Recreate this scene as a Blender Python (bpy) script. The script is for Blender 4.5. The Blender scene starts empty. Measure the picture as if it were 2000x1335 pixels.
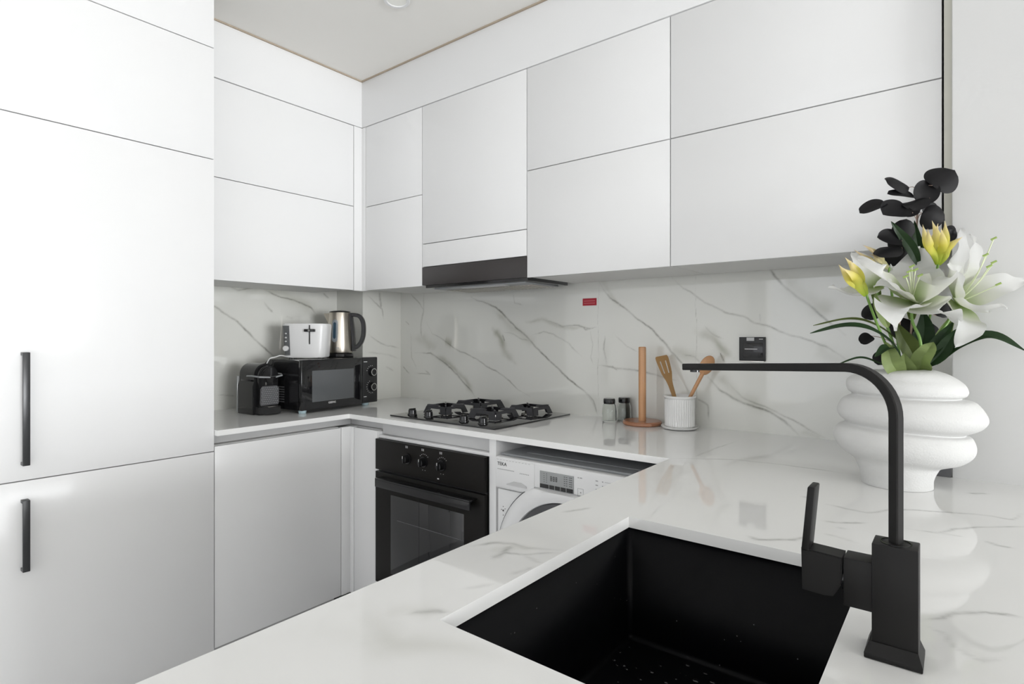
import bpy, bmesh, math, random
import numpy as np
from mathutils import Vector, Matrix, noise
random.seed(7)
PI = math.pi
S = bpy.context.scene
COL = S.collection

# ------------------------------------------------------------------ camera
FPX, YAW, VH, CH = 1110.0, math.radians(38.3), 656.0, 1.243
CAM = Vector((2.72, -2.13, CH))
cd = bpy.data.cameras.new('camera'); cam = bpy.data.objects.new('camera', cd); COL.objects.link(cam)
cam.location = CAM; cam.rotation_euler = (PI / 2, 0, YAW)
cd.sensor_width = 36; cd.lens = 36 * FPX / 2000
cd.shift_y = -(667.5 - VH) / 2000.0
cd.clip_start = 0.02
S.camera = cam

# ------------------------------------------------------------------ world, daylight, exposure
S.view_settings.view_transform = 'Standard'
S.view_settings.look = 'None'
S.view_settings.gamma = 1
S.view_settings.exposure = -0.97
S.cycles.max_bounces = 10; S.cycles.diffuse_bounces = 6; S.cycles.glossy_bounces = 5
S.cycles.transmission_bounces = 6; S.cycles.caustics_reflective = False; S.cycles.caustics_refractive = False
S.cycles.sample_clamp_indirect = 4
wd = bpy.data.worlds.new('sky'); S.world = wd; wd.use_nodes = True
wd.node_tree.nodes['Background'].inputs[0].default_value = (0.80, 0.88, 1.0, 1)
wd.node_tree.nodes['Background'].inputs[1].default_value = 1.6


def area(name, loc, rot, sx, sy, power, color):
    l = bpy.data.lights.new(name, 'AREA'); l.shape = 'RECTANGLE'; l.size = sx; l.size_y = sy
    l.energy = power; l.color = color
    o = bpy.data.objects.new(name, l); COL.objects.link(o); o.location = loc; o.rotation_euler = rot
    return o


# daylight entering through the two windows of the living area behind the camera
XE, YS = 12.0, -7.5
area('daylight_east', (XE - 0.02, -2.3, 1.25), (0, PI / 2, 0), 2.1, 3.6, 1230, (0.97, 0.985, 1.0))
area('daylight_south', (2.6, YS + 0.02, 1.35), (PI / 2, 0, 0), 4.6, 2.3, 85, (0.99, 0.99, 1.0))


# ------------------------------------------------------------------ pixel measurements -> world positions
RV = Vector((math.cos(YAW), math.sin(YAW), 0)); FV = Vector((-math.sin(YAW), math.cos(YAW), 0))
def ray(u): return RV * ((u - 1000) / FPX) + FV
def at(u, v, d):
    p = CAM + ray(u) * d; p.z = CH - (v - VH) * d / FPX; return p
def on_z(u, v, z=0.9): return at(u, v, FPX * (CH - z) / (v - VH))
def on_y(u, v, y): return at(u, v, (y - CAM.y) / ray(u).y)
def on_x(u, v, x): return at(u, v, (x - CAM.x) / ray(u).x)


# ------------------------------------------------------------------ materials
def new_mat(name):
    m = bpy.data.materials.new(name); m.use_nodes = True
    return m, m.node_tree, m.node_tree.nodes['Principled BSDF']
def sock(b, n, v): b.inputs[n].default_value = v
def mat(name, col, rough=0.5, metal=0.0, coat=0.0, bump=0.0, bscale=200.0, vary=0.0, vscale=8.0, spec=0.5, trans=0.0, ior=1.45, emit=None):
    m, nt, b = new_mat(name)
    c = (col[0], col[1], col[2], 1)
    sock(b, 'Base Color', c); sock(b, 'Roughness', rough); sock(b, 'Metallic', metal)
    sock(b, 'Specular IOR Level', spec); sock(b, 'IOR', ior)
    if coat: sock(b, 'Coat Weight', coat); sock(b, 'Coat Roughness', 0.03)
    if trans: sock(b, 'Transmission Weight', trans)
    if emit: sock(b, 'Emission Color', (*emit[:3], 1)); sock(b, 'Emission Strength', emit[3])
    tc = nt.nodes.new('ShaderNodeTexCoord')
    if bump:
        n = nt.nodes.new('ShaderNodeTexNoise'); n.inputs['Scale'].default_value = bscale; n.inputs['Detail'].default_value = 4
        bp = nt.nodes.new('ShaderNodeBump'); bp.inputs['Strength'].default_value = bump; bp.inputs['Distance'].default_value = 0.002
        nt.links.new(tc.outputs['Object'], n.inputs['Vector']); nt.links.new(n.outputs['Fac'], bp.inputs['Height'])
        nt.links.new(bp.outputs['Normal'], b.inputs['Normal'])
    n2 = nt.nodes.new('ShaderNodeTexNoise'); n2.inputs['Scale'].default_value = vscale; n2.inputs['Detail'].default_value = 5
    mx = nt.nodes.new('ShaderNodeMix'); mx.data_type = 'RGBA'
    mx.inputs['A'].default_value = c; k = 1 - vary
    mx.inputs['B'].default_value = (c[0] * k, c[1] * k, c[2] * k, 1)
    nt.links.new(tc.outputs['Object'], n2.inputs['Vector']); nt.links.new(n2.outputs['Fac'], mx.inputs['Factor'])
    nt.links.new(mx.outputs['Result'], b.inputs['Base Color'])
    return m

M = {}
M['lacquer'] = mat('white_lacquer', (0.81, 0.81, 0.81), 0.14, vary=0.01, spec=0.22)
M['carcass'] = mat('white_board', (0.70, 0.70, 0.69), 0.45, vary=0.02)
M['gap'] = mat('dark_gap', (0.03, 0.03, 0.03), 0.8)
M['rail'] = mat('grey_rail', (0.56, 0.56, 0.56), 0.4, vary=0.03)
M['wall'] = mat('wall_paint', (0.79, 0.79, 0.785), 0.8, bump=0.25, bscale=60, vary=0.02)
M['ceil'] = mat('ceiling_paint', (0.84, 0.825, 0.79), 0.85, bump=0.05, bscale=120, vary=0.01)
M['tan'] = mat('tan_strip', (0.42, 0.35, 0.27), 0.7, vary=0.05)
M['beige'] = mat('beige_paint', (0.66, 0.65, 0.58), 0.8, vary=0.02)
M['floor'] = mat('floor_tile', (0.82, 0.82, 0.825), 0.3, vary=0.1, vscale=3)
M['black'] = mat('black_gloss', (0.012, 0.012, 0.013), 0.12, vary=0.1)
M['blackglass'] = mat('black_glass', (0.010, 0.010, 0.011), 0.05, coat=0.5)
M['satin'] = mat('black_satin', (0.020, 0.020, 0.021), 0.38, bump=0.03, bscale=300, vary=0.15)
M['hoodblack'] = mat('brown_black_steel', (0.035, 0.030, 0.029), 0.35, vary=0.25, vscale=3)
M['ovenface'] = mat('oven_panel', (0.014, 0.013, 0.012), 0.28, spec=0.1, vary=0.15, vscale=5)
M['tap'] = mat('matt_black_tap', (0.014, 0.0135, 0.013), 0.45, spec=0.2, bump=0.02, bscale=400, vary=0.2, vscale=20)
M['handle'] = mat('dark_handle', (0.045, 0.046, 0.048), 0.30, metal=0.3, vary=0.1)
M['castiron'] = mat('cast_iron', (0.035, 0.035, 0.040), 0.45, bump=0.1, bscale=300, vary=0.2)
M['steel'] = mat('steel', (0.62, 0.60, 0.56), 0.25, metal=1.0, vary=0.08)
M['chrome'] = mat('chrome', (0.80, 0.80, 0.80), 0.10, metal=1.0)
M['whiteplastic'] = mat('white_plastic', (0.78, 0.78, 0.78), 0.30, vary=0.01)
M['greyplastic'] = mat('grey_plastic', (0.30, 0.31, 0.32), 0.35, vary=0.05)
M['darkplastic'] = mat('dark_grey_plastic', (0.10, 0.10, 0.105), 0.35, vary=0.05)
M['mesh_window'] = mat('microwave_window', (0.10, 0.105, 0.11), 0.2, vary=0.1)
M['lcd'] = mat('display_grey', (0.33, 0.34, 0.34), 0.25)
M['ink'] = mat('dark_print', (0.05, 0.05, 0.05), 0.5)
M['inkw'] = mat('white_print', (0.75, 0.75, 0.75), 0.5)
M['inkg'] = mat('grey_print', (0.35, 0.35, 0.35), 0.5)
M['red'] = mat('red_sticker', (0.42, 0.012, 0.03), 0.45, vary=0.05)
M['pink'] = mat('pink_print', (0.62, 0.20, 0.22), 0.5)
M['bamboo'] = mat('bamboo', (0.66, 0.42, 0.19), 0.45, vary=0.25, vscale=14)
M['wood'] = mat('beech_wood', (0.62, 0.33, 0.16), 0.38, coat=0.2, vary=0.25, vscale=10)
M['woodbase'] = mat('stained_wood', (0.42, 0.19, 0.10), 0.30, coat=0.3, vary=0.35, vscale=12)
M['ceramic'] = mat('white_ceramic', (0.80, 0.80, 0.79), 0.12, coat=0.4)
M['vase'] = mat('matt_stoneware', (0.65, 0.65, 0.64), 0.85, bump=0.45, bscale=260, vary=0.03, vscale=40, spec=0.2)
M['glass'] = mat('clear_glass', (0.95, 0.97, 0.95), 0.02, trans=1.0, ior=1.3)
M['tank'] = mat('clear_tank', (0.85, 0.87, 0.88), 0.10, trans=0.6)
M['gauge'] = mat('gauge_window', (0.55, 0.60, 0.64), 0.15)
M['gaugeblue'] = mat('gauge_blue', (0.10, 0.18, 0.26), 0.2)
M['leafblack'] = mat('black_leaf', (0.016, 0.015, 0.017), 0.55, bump=0.15, bscale=80, vary=0.3, vscale=20)
M['stemtan'] = mat('tan_twig', (0.42, 0.30, 0.24), 0.6, vary=0.2)
M['green'] = mat('dark_green_leaf', (0.035, 0.085, 0.028), 0.42, bump=0.2, bscale=90, vary=0.45, vscale=25)
M['olive'] = mat('olive_leaf', (0.15, 0.20, 0.05), 0.5, bump=0.2, bscale=90, vary=0.35, vscale=20)
M['pale'] = mat('pale_green_leaf', (0.36, 0.46, 0.17), 0.5, bump=0.2, bscale=90, vary=0.35, vscale=20)
M['stemgreen'] = mat('green_stem', (0.20, 0.36, 0.08), 0.45, vary=0.2)
M['bluefoot'] = mat('pale_blue_foot', (0.45, 0.58, 0.62), 0.4)
M['lamp'] = mat('lamp_diffuser', (0.9, 0.9, 0.85), 0.5)


def brushed():
    m, nt, b = new_mat('brushed_steel')
    tc = nt.nodes.new('ShaderNodeTexCoord'); mp = nt.nodes.new('ShaderNodeMapping'); mp.inputs['Scale'].default_value = (3, 3, 260)
    n = nt.nodes.new('ShaderNodeTexNoise'); n.inputs['Scale'].default_value = 3; n.inputs['Detail'].default_value = 3
    r = nt.nodes.new('ShaderNodeMapRange'); r.inputs['To Min'].default_value = 0.27; r.inputs['To Max'].default_value = 0.33
    nt.links.new(tc.outputs['Object'], mp.inputs['Vector']); nt.links.new(mp.outputs['Vector'], n.inputs['Vector'])
    nt.links.new(n.outputs['Fac'], r.inputs['Value']); nt.links.new(r.outputs['Result'], b.inputs['Roughness'])
    sock(b, 'Base Color', (0.52, 0.48, 0.42, 1)); sock(b, 'Metallic', 1.0)
    return m
M['brushed'] = brushed()


def sink_mat():
    m, nt, b = new_mat('black_composite')
    tc = nt.nodes.new('ShaderNodeTexCoord')
    v = nt.nodes.new('ShaderNodeTexVoronoi'); v.inputs['Scale'].default_value = 60
    lt = nt.nodes.new('ShaderNodeMath'); lt.operation = 'LESS_THAN'; lt.inputs[1].default_value = 0.055
    n = nt.nodes.new('ShaderNodeTexNoise'); n.inputs['Scale'].default_value = 7; n.inputs['Detail'].default_value = 4
    gt = nt.nodes.new('ShaderNodeMath'); gt.operation = 'GREATER_THAN'; gt.inputs[1].default_value = 0.52
    mu = nt.nodes.new('ShaderNodeMath'); mu.operation = 'MULTIPLY'
    mx = nt.nodes.new('ShaderNodeMix'); mx.data_type = 'RGBA'
    mx.inputs['A'].default_value = (0.0025, 0.0026, 0.0033, 1); mx.inputs['B'].default_value = (0.16, 0.16, 0.17, 1)
    nt.links.new(tc.outputs['Object'], v.inputs['Vector']); nt.links.new(tc.outputs['Object'], n.inputs['Vector'])
    nt.links.new(v.outputs['Distance'], lt.inputs[0]); nt.links.new(n.outputs['Fac'], gt.inputs[0])
    nt.links.new(lt.outputs[0], mu.inputs[0]); nt.links.new(gt.outputs[0], mu.inputs[1])
    nt.links.new(mu.outputs[0], mx.inputs['Factor']); nt.links.new(mx.outputs['Result'], b.inputs['Base Color'])
    sock(b, 'Roughness', 0.38); sock(b, 'Specular IOR Level', 0.11)
    return m
M['sink'] = sink_mat()


def marble_mat(name, base, vein, rough):
    """polished white marble; the attribute 'vein' (dark lines) and 'smear' (soft bands) carry its veins"""
    m, nt, b = new_mat(name)
    tc = nt.nodes.new('ShaderNodeTexCoord')
    n = nt.nodes.new('ShaderNodeTexNoise'); n.inputs['Scale'].default_value = 2.2; n.inputs['Detail'].default_value = 6
    n3 = nt.nodes.new('ShaderNodeTexNoise'); n3.inputs['Scale'].default_value = 60; n3.inputs['Detail'].default_value = 5
    for k in (n, n3): nt.links.new(tc.outputs['Object'], k.inputs['Vector'])
    cl = nt.nodes.new('ShaderNodeMapRange'); cl.inputs['From Min'].default_value = 0.45; cl.inputs['From Max'].default_value = 0.8
    cl.inputs['To Max'].default_value = 0.16
    nt.links.new(n.outputs['Fac'], cl.inputs['Value'])
    a1 = nt.nodes.new('ShaderNodeAttribute'); a1.attribute_name = 'vein'
    a2 = nt.nodes.new('ShaderNodeAttribute'); a2.attribute_name = 'smear'
    md = nt.nodes.new('ShaderNodeMapRange'); md.inputs['To Min'].default_value = 0.7; md.inputs['To Max'].default_value = 1.35
    md.inputs['From Min'].default_value = 0.3; md.inputs['From Max'].default_value = 0.7
    nt.links.new(n3.outputs['Fac'], md.inputs['Value'])
    mu = nt.nodes.new('ShaderNodeMath'); mu.operation = 'MULTIPLY'
    nt.links.new(a1.outputs['Fac'], mu.inputs[0]); nt.links.new(md.outputs['Result'], mu.inputs[1])
    m1 = nt.nodes.new('ShaderNodeMix'); m1.data_type = 'RGBA'; m1.inputs['A'].default_value = (*base, 1)
    m1.inputs['B'].default_value = (base[0] * 0.72, base[1] * 0.725, base[2] * 0.71, 1)
    nt.links.new(cl.outputs['Result'], m1.inputs['Factor'])
    m2 = nt.nodes.new('ShaderNodeMix'); m2.data_type = 'RGBA'; m2.inputs['B'].default_value = (base[0] * 0.56, base[1] * 0.56, base[2] * 0.50, 1)
    nt.links.new(a2.outputs['Fac'], m2.inputs['Factor']); nt.links.new(m1.outputs['Result'], m2.inputs['A'])
    m3 = nt.nodes.new('ShaderNodeMix'); m3.data_type = 'RGBA'; m3.inputs['B'].default_value = (*vein, 1)
    nt.links.new(mu.outputs[0], m3.inputs['Factor']); nt.links.new(m2.outputs['Result'], m3.inputs['A'])
    nt.links.new(m3.outputs['Result'], b.inputs['Base Color'])
    sock(b, 'Roughness', rough); sock(b, 'Specular IOR Level', 0.8)
    return m
M['marble'] = marble_mat('marble_wall', (0.755, 0.755, 0.715), (0.15, 0.145, 0.115), 0.05)
M['worktop'] = marble_mat('marble_worktop', (0.84, 0.84, 0.83), (0.20, 0.20, 0.19), 0.035)


def petal_mat():
    """white petals that turn green-yellow at the throat; 'tt' runs from throat to tip"""
    m, nt, b = new_mat('lily_petal')
    a = nt.nodes.new('ShaderNodeAttribute'); a.attribute_name = 'tt'
    r = nt.nodes.new('ShaderNodeValToRGB'); e = r.color_ramp.elements
    e[0].position = 0.0; e[0].color = (0.45, 0.58, 0.20, 1); e[1].position = 0.32; e[1].color = (0.83, 0.84, 0.76, 1)
    x = e.new(0.6); x.color = (0.88, 0.88, 0.87, 1)
    nt.links.new(a.outputs['Fac'], r.inputs['Fac']); nt.links.new(r.outputs['Color'], b.inputs['Base Color'])
    sock(b, 'Roughness', 0.6); sock(b, 'Specular IOR Level', 0.3)
    tl = nt.nodes.new('ShaderNodeBsdfTranslucent'); mx = nt.nodes.new('ShaderNodeMixShader'); mx.inputs[0].default_value = 0.38
    out = nt.nodes['Material Output']; nt.links.new(r.outputs['Color'], tl.inputs['Color'])
    nt.links.new(b.outputs['BSDF'], mx.inputs[1]); nt.links.new(tl.outputs['BSDF'], mx.inputs[2]); nt.links.new(mx.outputs[0], out.inputs['Surface'])
    return m
M['petal'] = petal_mat()
M['petalgreen'] = mat('pale_stamen', (0.70, 0.76, 0.52), 0.5)
def bud_mat(name, c0, c1, c2):
    m, nt, b = new_mat(name)
    a = nt.nodes.new('ShaderNodeAttribute'); a.attribute_name = 'tt'
    r = nt.nodes.new('ShaderNodeValToRGB'); e = r.color_ramp.elements
    e[0].color = (*c0, 1); e[1].position = 1.0; e[1].color = (*c2, 1); x = e.new(0.55); x.color = (*c1, 1)
    nt.links.new(a.outputs['Fac'], r.inputs['Fac']); nt.links.new(r.outputs['Color'], b.inputs['Base Color'])
    sock(b, 'Roughness', 0.55)
    return m
M['bud'] = bud_mat('yellow_green_bud', (0.34, 0.48, 0.03), (0.80, 0.74, 0.14), (0.88, 0.76, 0.52))
M['budpale'] = bud_mat('cream_bud', (0.55, 0.56, 0.30), (0.74, 0.66, 0.36), (0.62, 0.50, 0.34))


# ------------------------------------------------------------------ mesh builder
class MB:
    def __init__(s): s.bm = bmesh.new()
    def _add(s, tmp, mtx=None):
        if mtx is not None: bmesh.ops.transform(tmp, matrix=mtx, verts=tmp.verts)
        me = bpy.data.meshes.new('tmp'); tmp.to_mesh(me); tmp.free(); s.bm.from_mesh(me); bpy.data.meshes.remove(me); return s
    def box(s, x0, x1, y0, y1, z0, z1, bev=0.0, seg=2, mtx=None, taper=None):
        t = bmesh.new(); bmesh.ops.create_cube(t, size=1)
        for v in t.verts:
            top = v.co.z > 0
            v.co = Vector(((x0 + x1) / 2 + v.co.x * (x1 - x0), (y0 + y1) / 2 + v.co.y * (y1 - y0), (z0 + z1) / 2 + v.co.z * (z1 - z0)))
            if taper and top:
                v.co.x = (x0 + x1) / 2 + (v.co.x - (x0 + x1) / 2) * taper[0]; v.co.y = (y0 + y1) / 2 + (v.co.y - (y0 + y1) / 2) * taper[1]
        if bev: bmesh.ops.bevel(t, geom=t.edges[:], offset=bev, segments=seg, affect='EDGES', profile=0.5)
        return s._add(t, mtx)
    def cyl(s, p0, p1, r0, r1=None, seg=24, bev=0.0):
        p0, p1 = Vector(p0), Vector(p1); r1 = r0 if r1 is None else r1; d = p1 - p0
        t = bmesh.new(); bmesh.ops.create_cone(t, cap_ends=True, segments=seg, radius1=r0, radius2=r1, depth=d.length)
        if bev: bmesh.ops.bevel(t, geom=[e for e in t.edges if abs(e.verts[0].co.z - e.verts[1].co.z) < 1e-6], offset=bev, segments=2, affect='EDGES')
        q = d.to_track_quat('Z', 'Y').to_matrix().to_4x4()
        return s._add(t, Matrix.Translation((p0 + p1) / 2) @ q)
    def lathe(s, prof, seg=48, mtx=None, flute=None):
        """prof: list of (r, z); ends with r=0 close"""
        t = bmesh.new(); rings = []
        for r, z in prof:
            if r < 1e-6: rings.append([t.verts.new((0, 0, z))])
            else:
                ring = []
                for k in range(seg):
                    a = 2 * PI * k / seg; rr = r
                    if flute and flute[0] < z < flute[1]: rr = r - flute[3] * (0.5 + 0.5 * math.cos(a * flute[2])) ** 3
                    ring.append(t.verts.new((rr * math.cos(a), rr * math.sin(a), z)))
                rings.append(ring)
        for a, b in zip(rings, rings[1:]):
            if len(a) == 1 and len(b) == 1: continue
            for k in range(seg):
                j = (k + 1) % seg
                if len(a) == 1: t.faces.new((a[0], b[j], b[k]))
                elif len(b) == 1: t.faces.new((a[k], a[j], b[0]))
                else: t.faces.new((a[k], a[j], b[j], b[k]))
        bmesh.ops.recalc_face_normals(t, faces=t.faces)
        return s._add(t, mtx)
    def prism(s, poly, h, mtx=None, bev=0.0, seg=2):
        """polygon in local xy extruded along +z by h"""
        t = bmesh.new(); f = t.faces.new([t.verts.new((x, y, 0)) for x, y in poly])
        r = bmesh.ops.extrude_face_region(t, geom=[f])
        bmesh.ops.translate(t, vec=(0, 0, h), verts=[v for v in r['geom'] if isinstance(v, bmesh.types.BMVert)])
        bmesh.ops.recalc_face_normals(t, faces=t.faces)
        if bev: bmesh.ops.bevel(t, geom=[e for e in t.edges if abs(e.verts[0].co.z - e.verts[1].co.z) < 1e-6], offset=bev, segments=seg, affect='EDGES')
        return s._add(t, mtx)
    def tube(s, pts, r, seg=10, cap=True, r_end=None, rect=None, up=Vector((0, 0, 1))):
        """round tube, or a rectangular bar when rect=(half across, half along the bend plane)"""
        pts = [Vector(p) for p in pts]; t = bmesh.new(); rings = []; n = len(pts); prev = None
        for i, p in enumerate(pts):
            d = (pts[min(i + 1, n - 1)] - pts[max(i - 1, 0)]).normalized()
            if rect: side = up; nn = d.cross(side).normalized()
            else:
                if prev is None: prev = d.orthogonal().normalized()
                side = (prev - d * prev.dot(d)).normalized(); prev = side; nn = d.cross(side).normalized()
            rr = r if r_end is None else r + (r_end - r) * i / (n - 1)
            if rect:
                a, b = rect; c = min(a, b) * 0.25
                prof = [(a, b - c), (a - c, b), (-a + c, b), (-a, b - c), (-a, -b + c), (-a + c, -b), (a - c, -b), (a, -b + c)]
                rings.append([t.verts.new(p + side * x + nn * y) for x, y in prof])
            else: rings.append([t.verts.new(p + side * rr * math.cos(2 * PI * k / seg) + nn * rr * math.sin(2 * PI * k / seg)) for k in range(seg)])
        m = len(rings[0])
        for a, b in zip(rings, rings[1:]):
            for k in range(m): t.faces.new((a[k], a[(k + 1) % m], b[(k + 1) % m], b[k]))
        if cap: t.faces.new(rings[0][::-1]); t.faces.new(rings[-1])
        bmesh.ops.recalc_face_normals(t, faces=t.faces)
        return s._add(t)
    def build(s, name, m, parent=None, smooth=True, loc=None, rotz=0.0):
        me = bpy.data.meshes.new(name); s.bm.to_mesh(me); s.bm.free()
        if smooth: me.shade_smooth(); me.set_sharp_from_angle(angle=math.radians(32))
        me.materials.append(m)
        o = bpy.data.objects.new(name, me); COL.objects.link(o)
        if parent is not None: o.parent = parent
        if loc is not None: o.location = loc
        o.rotation_euler.z = rotz
        return o


def tag(o, label=None, cat=None, group=None, kind=None):
    if label: o['label'] = label
    if cat: o['category'] = cat
    if group: o['group'] = group
    if kind: o['kind'] = kind
    return o
def thing(name, loc, label, cat, rotz=0.0, group=None):
    o = bpy.data.objects.new(name, None); COL.objects.link(o); o.location = loc; o.rotation_euler.z = rotz
    o.empty_display_size = 0.05
    return tag(o, label, cat, group)
def B(*a, **k): return MB().box(*a, **k)
def struct(o): o['kind'] = 'structure'; return o
def text(body, name, size, m, parent, loc, rot, ext=0.0004, align='LEFT', label=None):
    c = bpy.data.curves.new(name, 'FONT'); c.body = body; c.size = size; c.extrude = ext; c.align_x = align; c.align_y = 'CENTER'
    c.materials.append(m); o = bpy.data.objects.new(name, c); COL.objects.link(o)
    if parent is not None: o.parent = parent
    bpy.context.view_layer.update(); me = bpy.data.meshes.new_from_object(o); bpy.data.objects.remove(o); me.name = name
    o = bpy.data.objects.new(name, me); COL.objects.link(o)
    if parent is not None: o.parent = parent
    o.location = loc; o.rotation_euler = rot
    if label: o['label'] = label
    return o


# ------------------------------------------------------------------ marble slabs with measured veins
def vfield(P, lines, freq=9.0, amp=0.0045, seed=0.0):
    """P (N,2) slab coordinates; lines: (points, half width, strength)"""
    x, y = P[:, 0], P[:, 1]
    wx = np.zeros(len(P)); wy = np.zeros(len(P)); f = freq; a = amp
    for k in range(4):
        wx += a * np.sin(f * 2.1 * x + f * 1.7 * y + 1.3 * k + seed) * np.cos(f * 1.3 * y - 0.9 * f * x + k)
        wy += a * np.cos(f * 1.9 * y - f * 1.1 * x + 2.1 * k + seed) * np.sin(f * 1.5 * x + 0.7 * f * y + 2 * k)
        f *= 2.3; a *= 0.48
    X = np.stack([x + wx, y + wy], 1); out = np.zeros(len(P))
    br = 0.75 + 0.25 * np.sin(31 * x + 17 * y + 2 * np.sin(23 * y - 9 * x))
    for pts, w, st in lines:
        n = len(pts) - 1
        for i in range(n):
            a0 = np.array(pts[i]); b0 = np.array(pts[i + 1]); d = b0 - a0; L = d @ d + 1e-12
            t = np.clip(((X - a0) @ d) / L, 0, 1); q = a0 + t[:, None] * d
            dist = np.hypot(*(X - q).T)
            u = (i + t) / n; taper = np.clip(np.minimum(u, 1 - u) * 6, 0.25, 1)
            out = np.maximum(out, min(1.0, st * 1.3) * taper * br * np.exp(-(dist / (w * (0.55 + 0.45 * taper))) ** 1.7))
    return out
def grid_sheet(name, m, xs, ys, to3d, keep, lines, smears, extra=None, seed=0.0, parent=None):
    nx, ny = len(xs), len(ys)
    G = np.stack(np.meshgrid(xs, ys, indexing='ij'), -1).reshape(-1, 2)
    idx = np.arange(nx * ny).reshape(nx, ny)
    q = np.stack([idx[:-1, :-1], idx[1:, :-1], idx[1:, 1:], idx[:-1, 1:]], -1).reshape(-1, 4)
    cx = (xs[:-1] + xs[1:]) / 2; cy = (ys[:-1] + ys[1:]) / 2
    CC = np.stack(np.meshgrid(cx, cy, indexing='ij'), -1).reshape(-1, 2)
    q = q[keep(CC[:, 0], CC[:, 1])]
    used = np.unique(q); rm = -np.ones(nx * ny, int); rm[used] = np.arange(len(used)); q = rm[q]; P = G[used]
    V = to3d(P); v1 = vfield(P, lines, seed=seed) if lines else np.zeros(len(P)); v2 = vfield(P, [(a_, b_ * 1.35, c_) for a_, b_, c_ in smears], amp=0.009, seed=seed + 3) if smears else np.zeros(len(P))
    faces = q.tolist(); V = V.tolist()
    nb = len(V)
    if extra:
        for vs, fs in extra:
            b = len(V); V += [list(p) for p in vs]; faces += [[b + i for i in f] for f in fs]
    me = bpy.data.meshes.new(name); me.from_pydata(V, [], faces); me.update()
    for an, arr in (('vein', v1), ('smear', v2)):
        at_ = me.attributes.new(an, 'FLOAT', 'POINT')
        at_.data.foreach_set('value', np.concatenate([arr, np.zeros(len(V) - nb)]).astype(np.float32))
    me.materials.append(m)
    o = bpy.data.objects.new(name, me); COL.objects.link(o)
    if parent is not None: o.parent = parent
    return o
def axis(breaks, step):
    out = []
    for a, b in zip(breaks, breaks[1:]):
        n = max(1, int(round((b - a) / step))); out += list(a + (b - a) * np.arange(n) / n)
    return np.array(out + [breaks[-1]])
def box_vf(x0, x1, y0, y1, z0, z1):
    v = [(x0, y0, z0), (x1, y0, z0), (x1, y1, z0), (x0, y1, z0), (x0, y0, z1), (x1, y0, z1), (x1, y1, z1), (x0, y1, z1)]
    return v, [(0, 3, 2, 1), (4, 5, 6, 7), (0, 1, 5, 4), (1, 2, 6, 5), (2, 3, 7, 6), (3, 0, 4, 7)]
def px(lst, ox, oy, sc): return [(ox + a / sc, oy + b / sc) for a, b in lst]
def LY(lst, ox, oy, sc): return [(p.x, p.z) for p in (on_y(u, v, 0.0) for u, v in px(lst, ox, oy, sc))]
def LX(lst, ox, oy, sc, x): return [(p.y, p.z) for p in (on_x(u, v, x) for u, v in px(lst, ox, oy, sc))]
def LZ(lst, ox, oy, sc): return [(p.x, p.y) for p in (on_z(u, v) for u, v in px(lst, ox, oy, sc))]

TC = (0.237, -0.26)          # corner column extents
CEIL = 2.526
ZT = 0.90                    # worktop height
UB, UM, UT = 1.470, 1.888, 2.289   # wall cabinets: bottom, middle joint, top joint

# ------------------------------------------------------------------ setting
struct(B(-0.2, XE + .2, YS - .2, 0.2, -0.1, 0.0).build('floor', M['floor']))
struct(B(-0.2, XE + .2, YS - .2, 0.2, CEIL, CEIL + 0.1).build('ceiling', M['ceil']))
struct(B(-0.15, 0, YS - .1, 0.15, 0, CEIL).build('wall_left', M['wall']))
struct(B(0, 2.703, 0.012, 0.15, 0, CEIL).build('wall_back', M['beige']))
struct(B(2.703, XE, -0.385, 0.15, 0, CEIL, bev=0.004).build('wall_right', M['wall']))
# window walls behind the camera (built around their openings)
w = MB().box(XE, XE + .15, YS - .15, -4.1, 0, CEIL); w.box(XE, XE + .15, -0.5, 0.15, 0, CEIL); w.box(XE, XE + .15, -4.1, -0.5, 2.5, CEIL); w.box(XE, XE + .15, -4.1, -0.5, 0, 0.2)
struct(w.build('wall_east', M['wall'], smooth=False))
w = MB().box(-0.15, 0.3, YS - .15, YS, 0, CEIL); w.box(4.9, XE, YS - .15, YS, 0, CEIL); w.box(0.3, 4.9, YS - .15, YS, 2.5, CEIL); w.box(0.3, 4.9, YS - .15, YS, 0, 0.2)
struct(w.build('wall_front', M['wall'], smooth=False))
w = MB()
for y in (-4.08, -2.9, -1.7, -0.52): w.box(XE + .04, XE + .09, y - 0.025, y + 0.025, 0.2, 2.5)
for z in (0.225, 2.475): w.box(XE + .04, XE + .09, -4.1, -0.5, z - 0.025, z + 0.025)
struct(w.build('window_1', M['whiteplastic'], smooth=False))
w = MB()
for x in (0.32, 1.85, 3.35, 4.88): w.box(x - 0.025, x + 0.025, YS - .09, YS - .04, 0.2, 2.5)
for z in (0.225, 2.475): w.box(0.3, 4.9, YS - .09, YS - .04, z - 0.025, z + 0.025)
struct(w.build('window_2', M['whiteplastic'], smooth=False))

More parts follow.
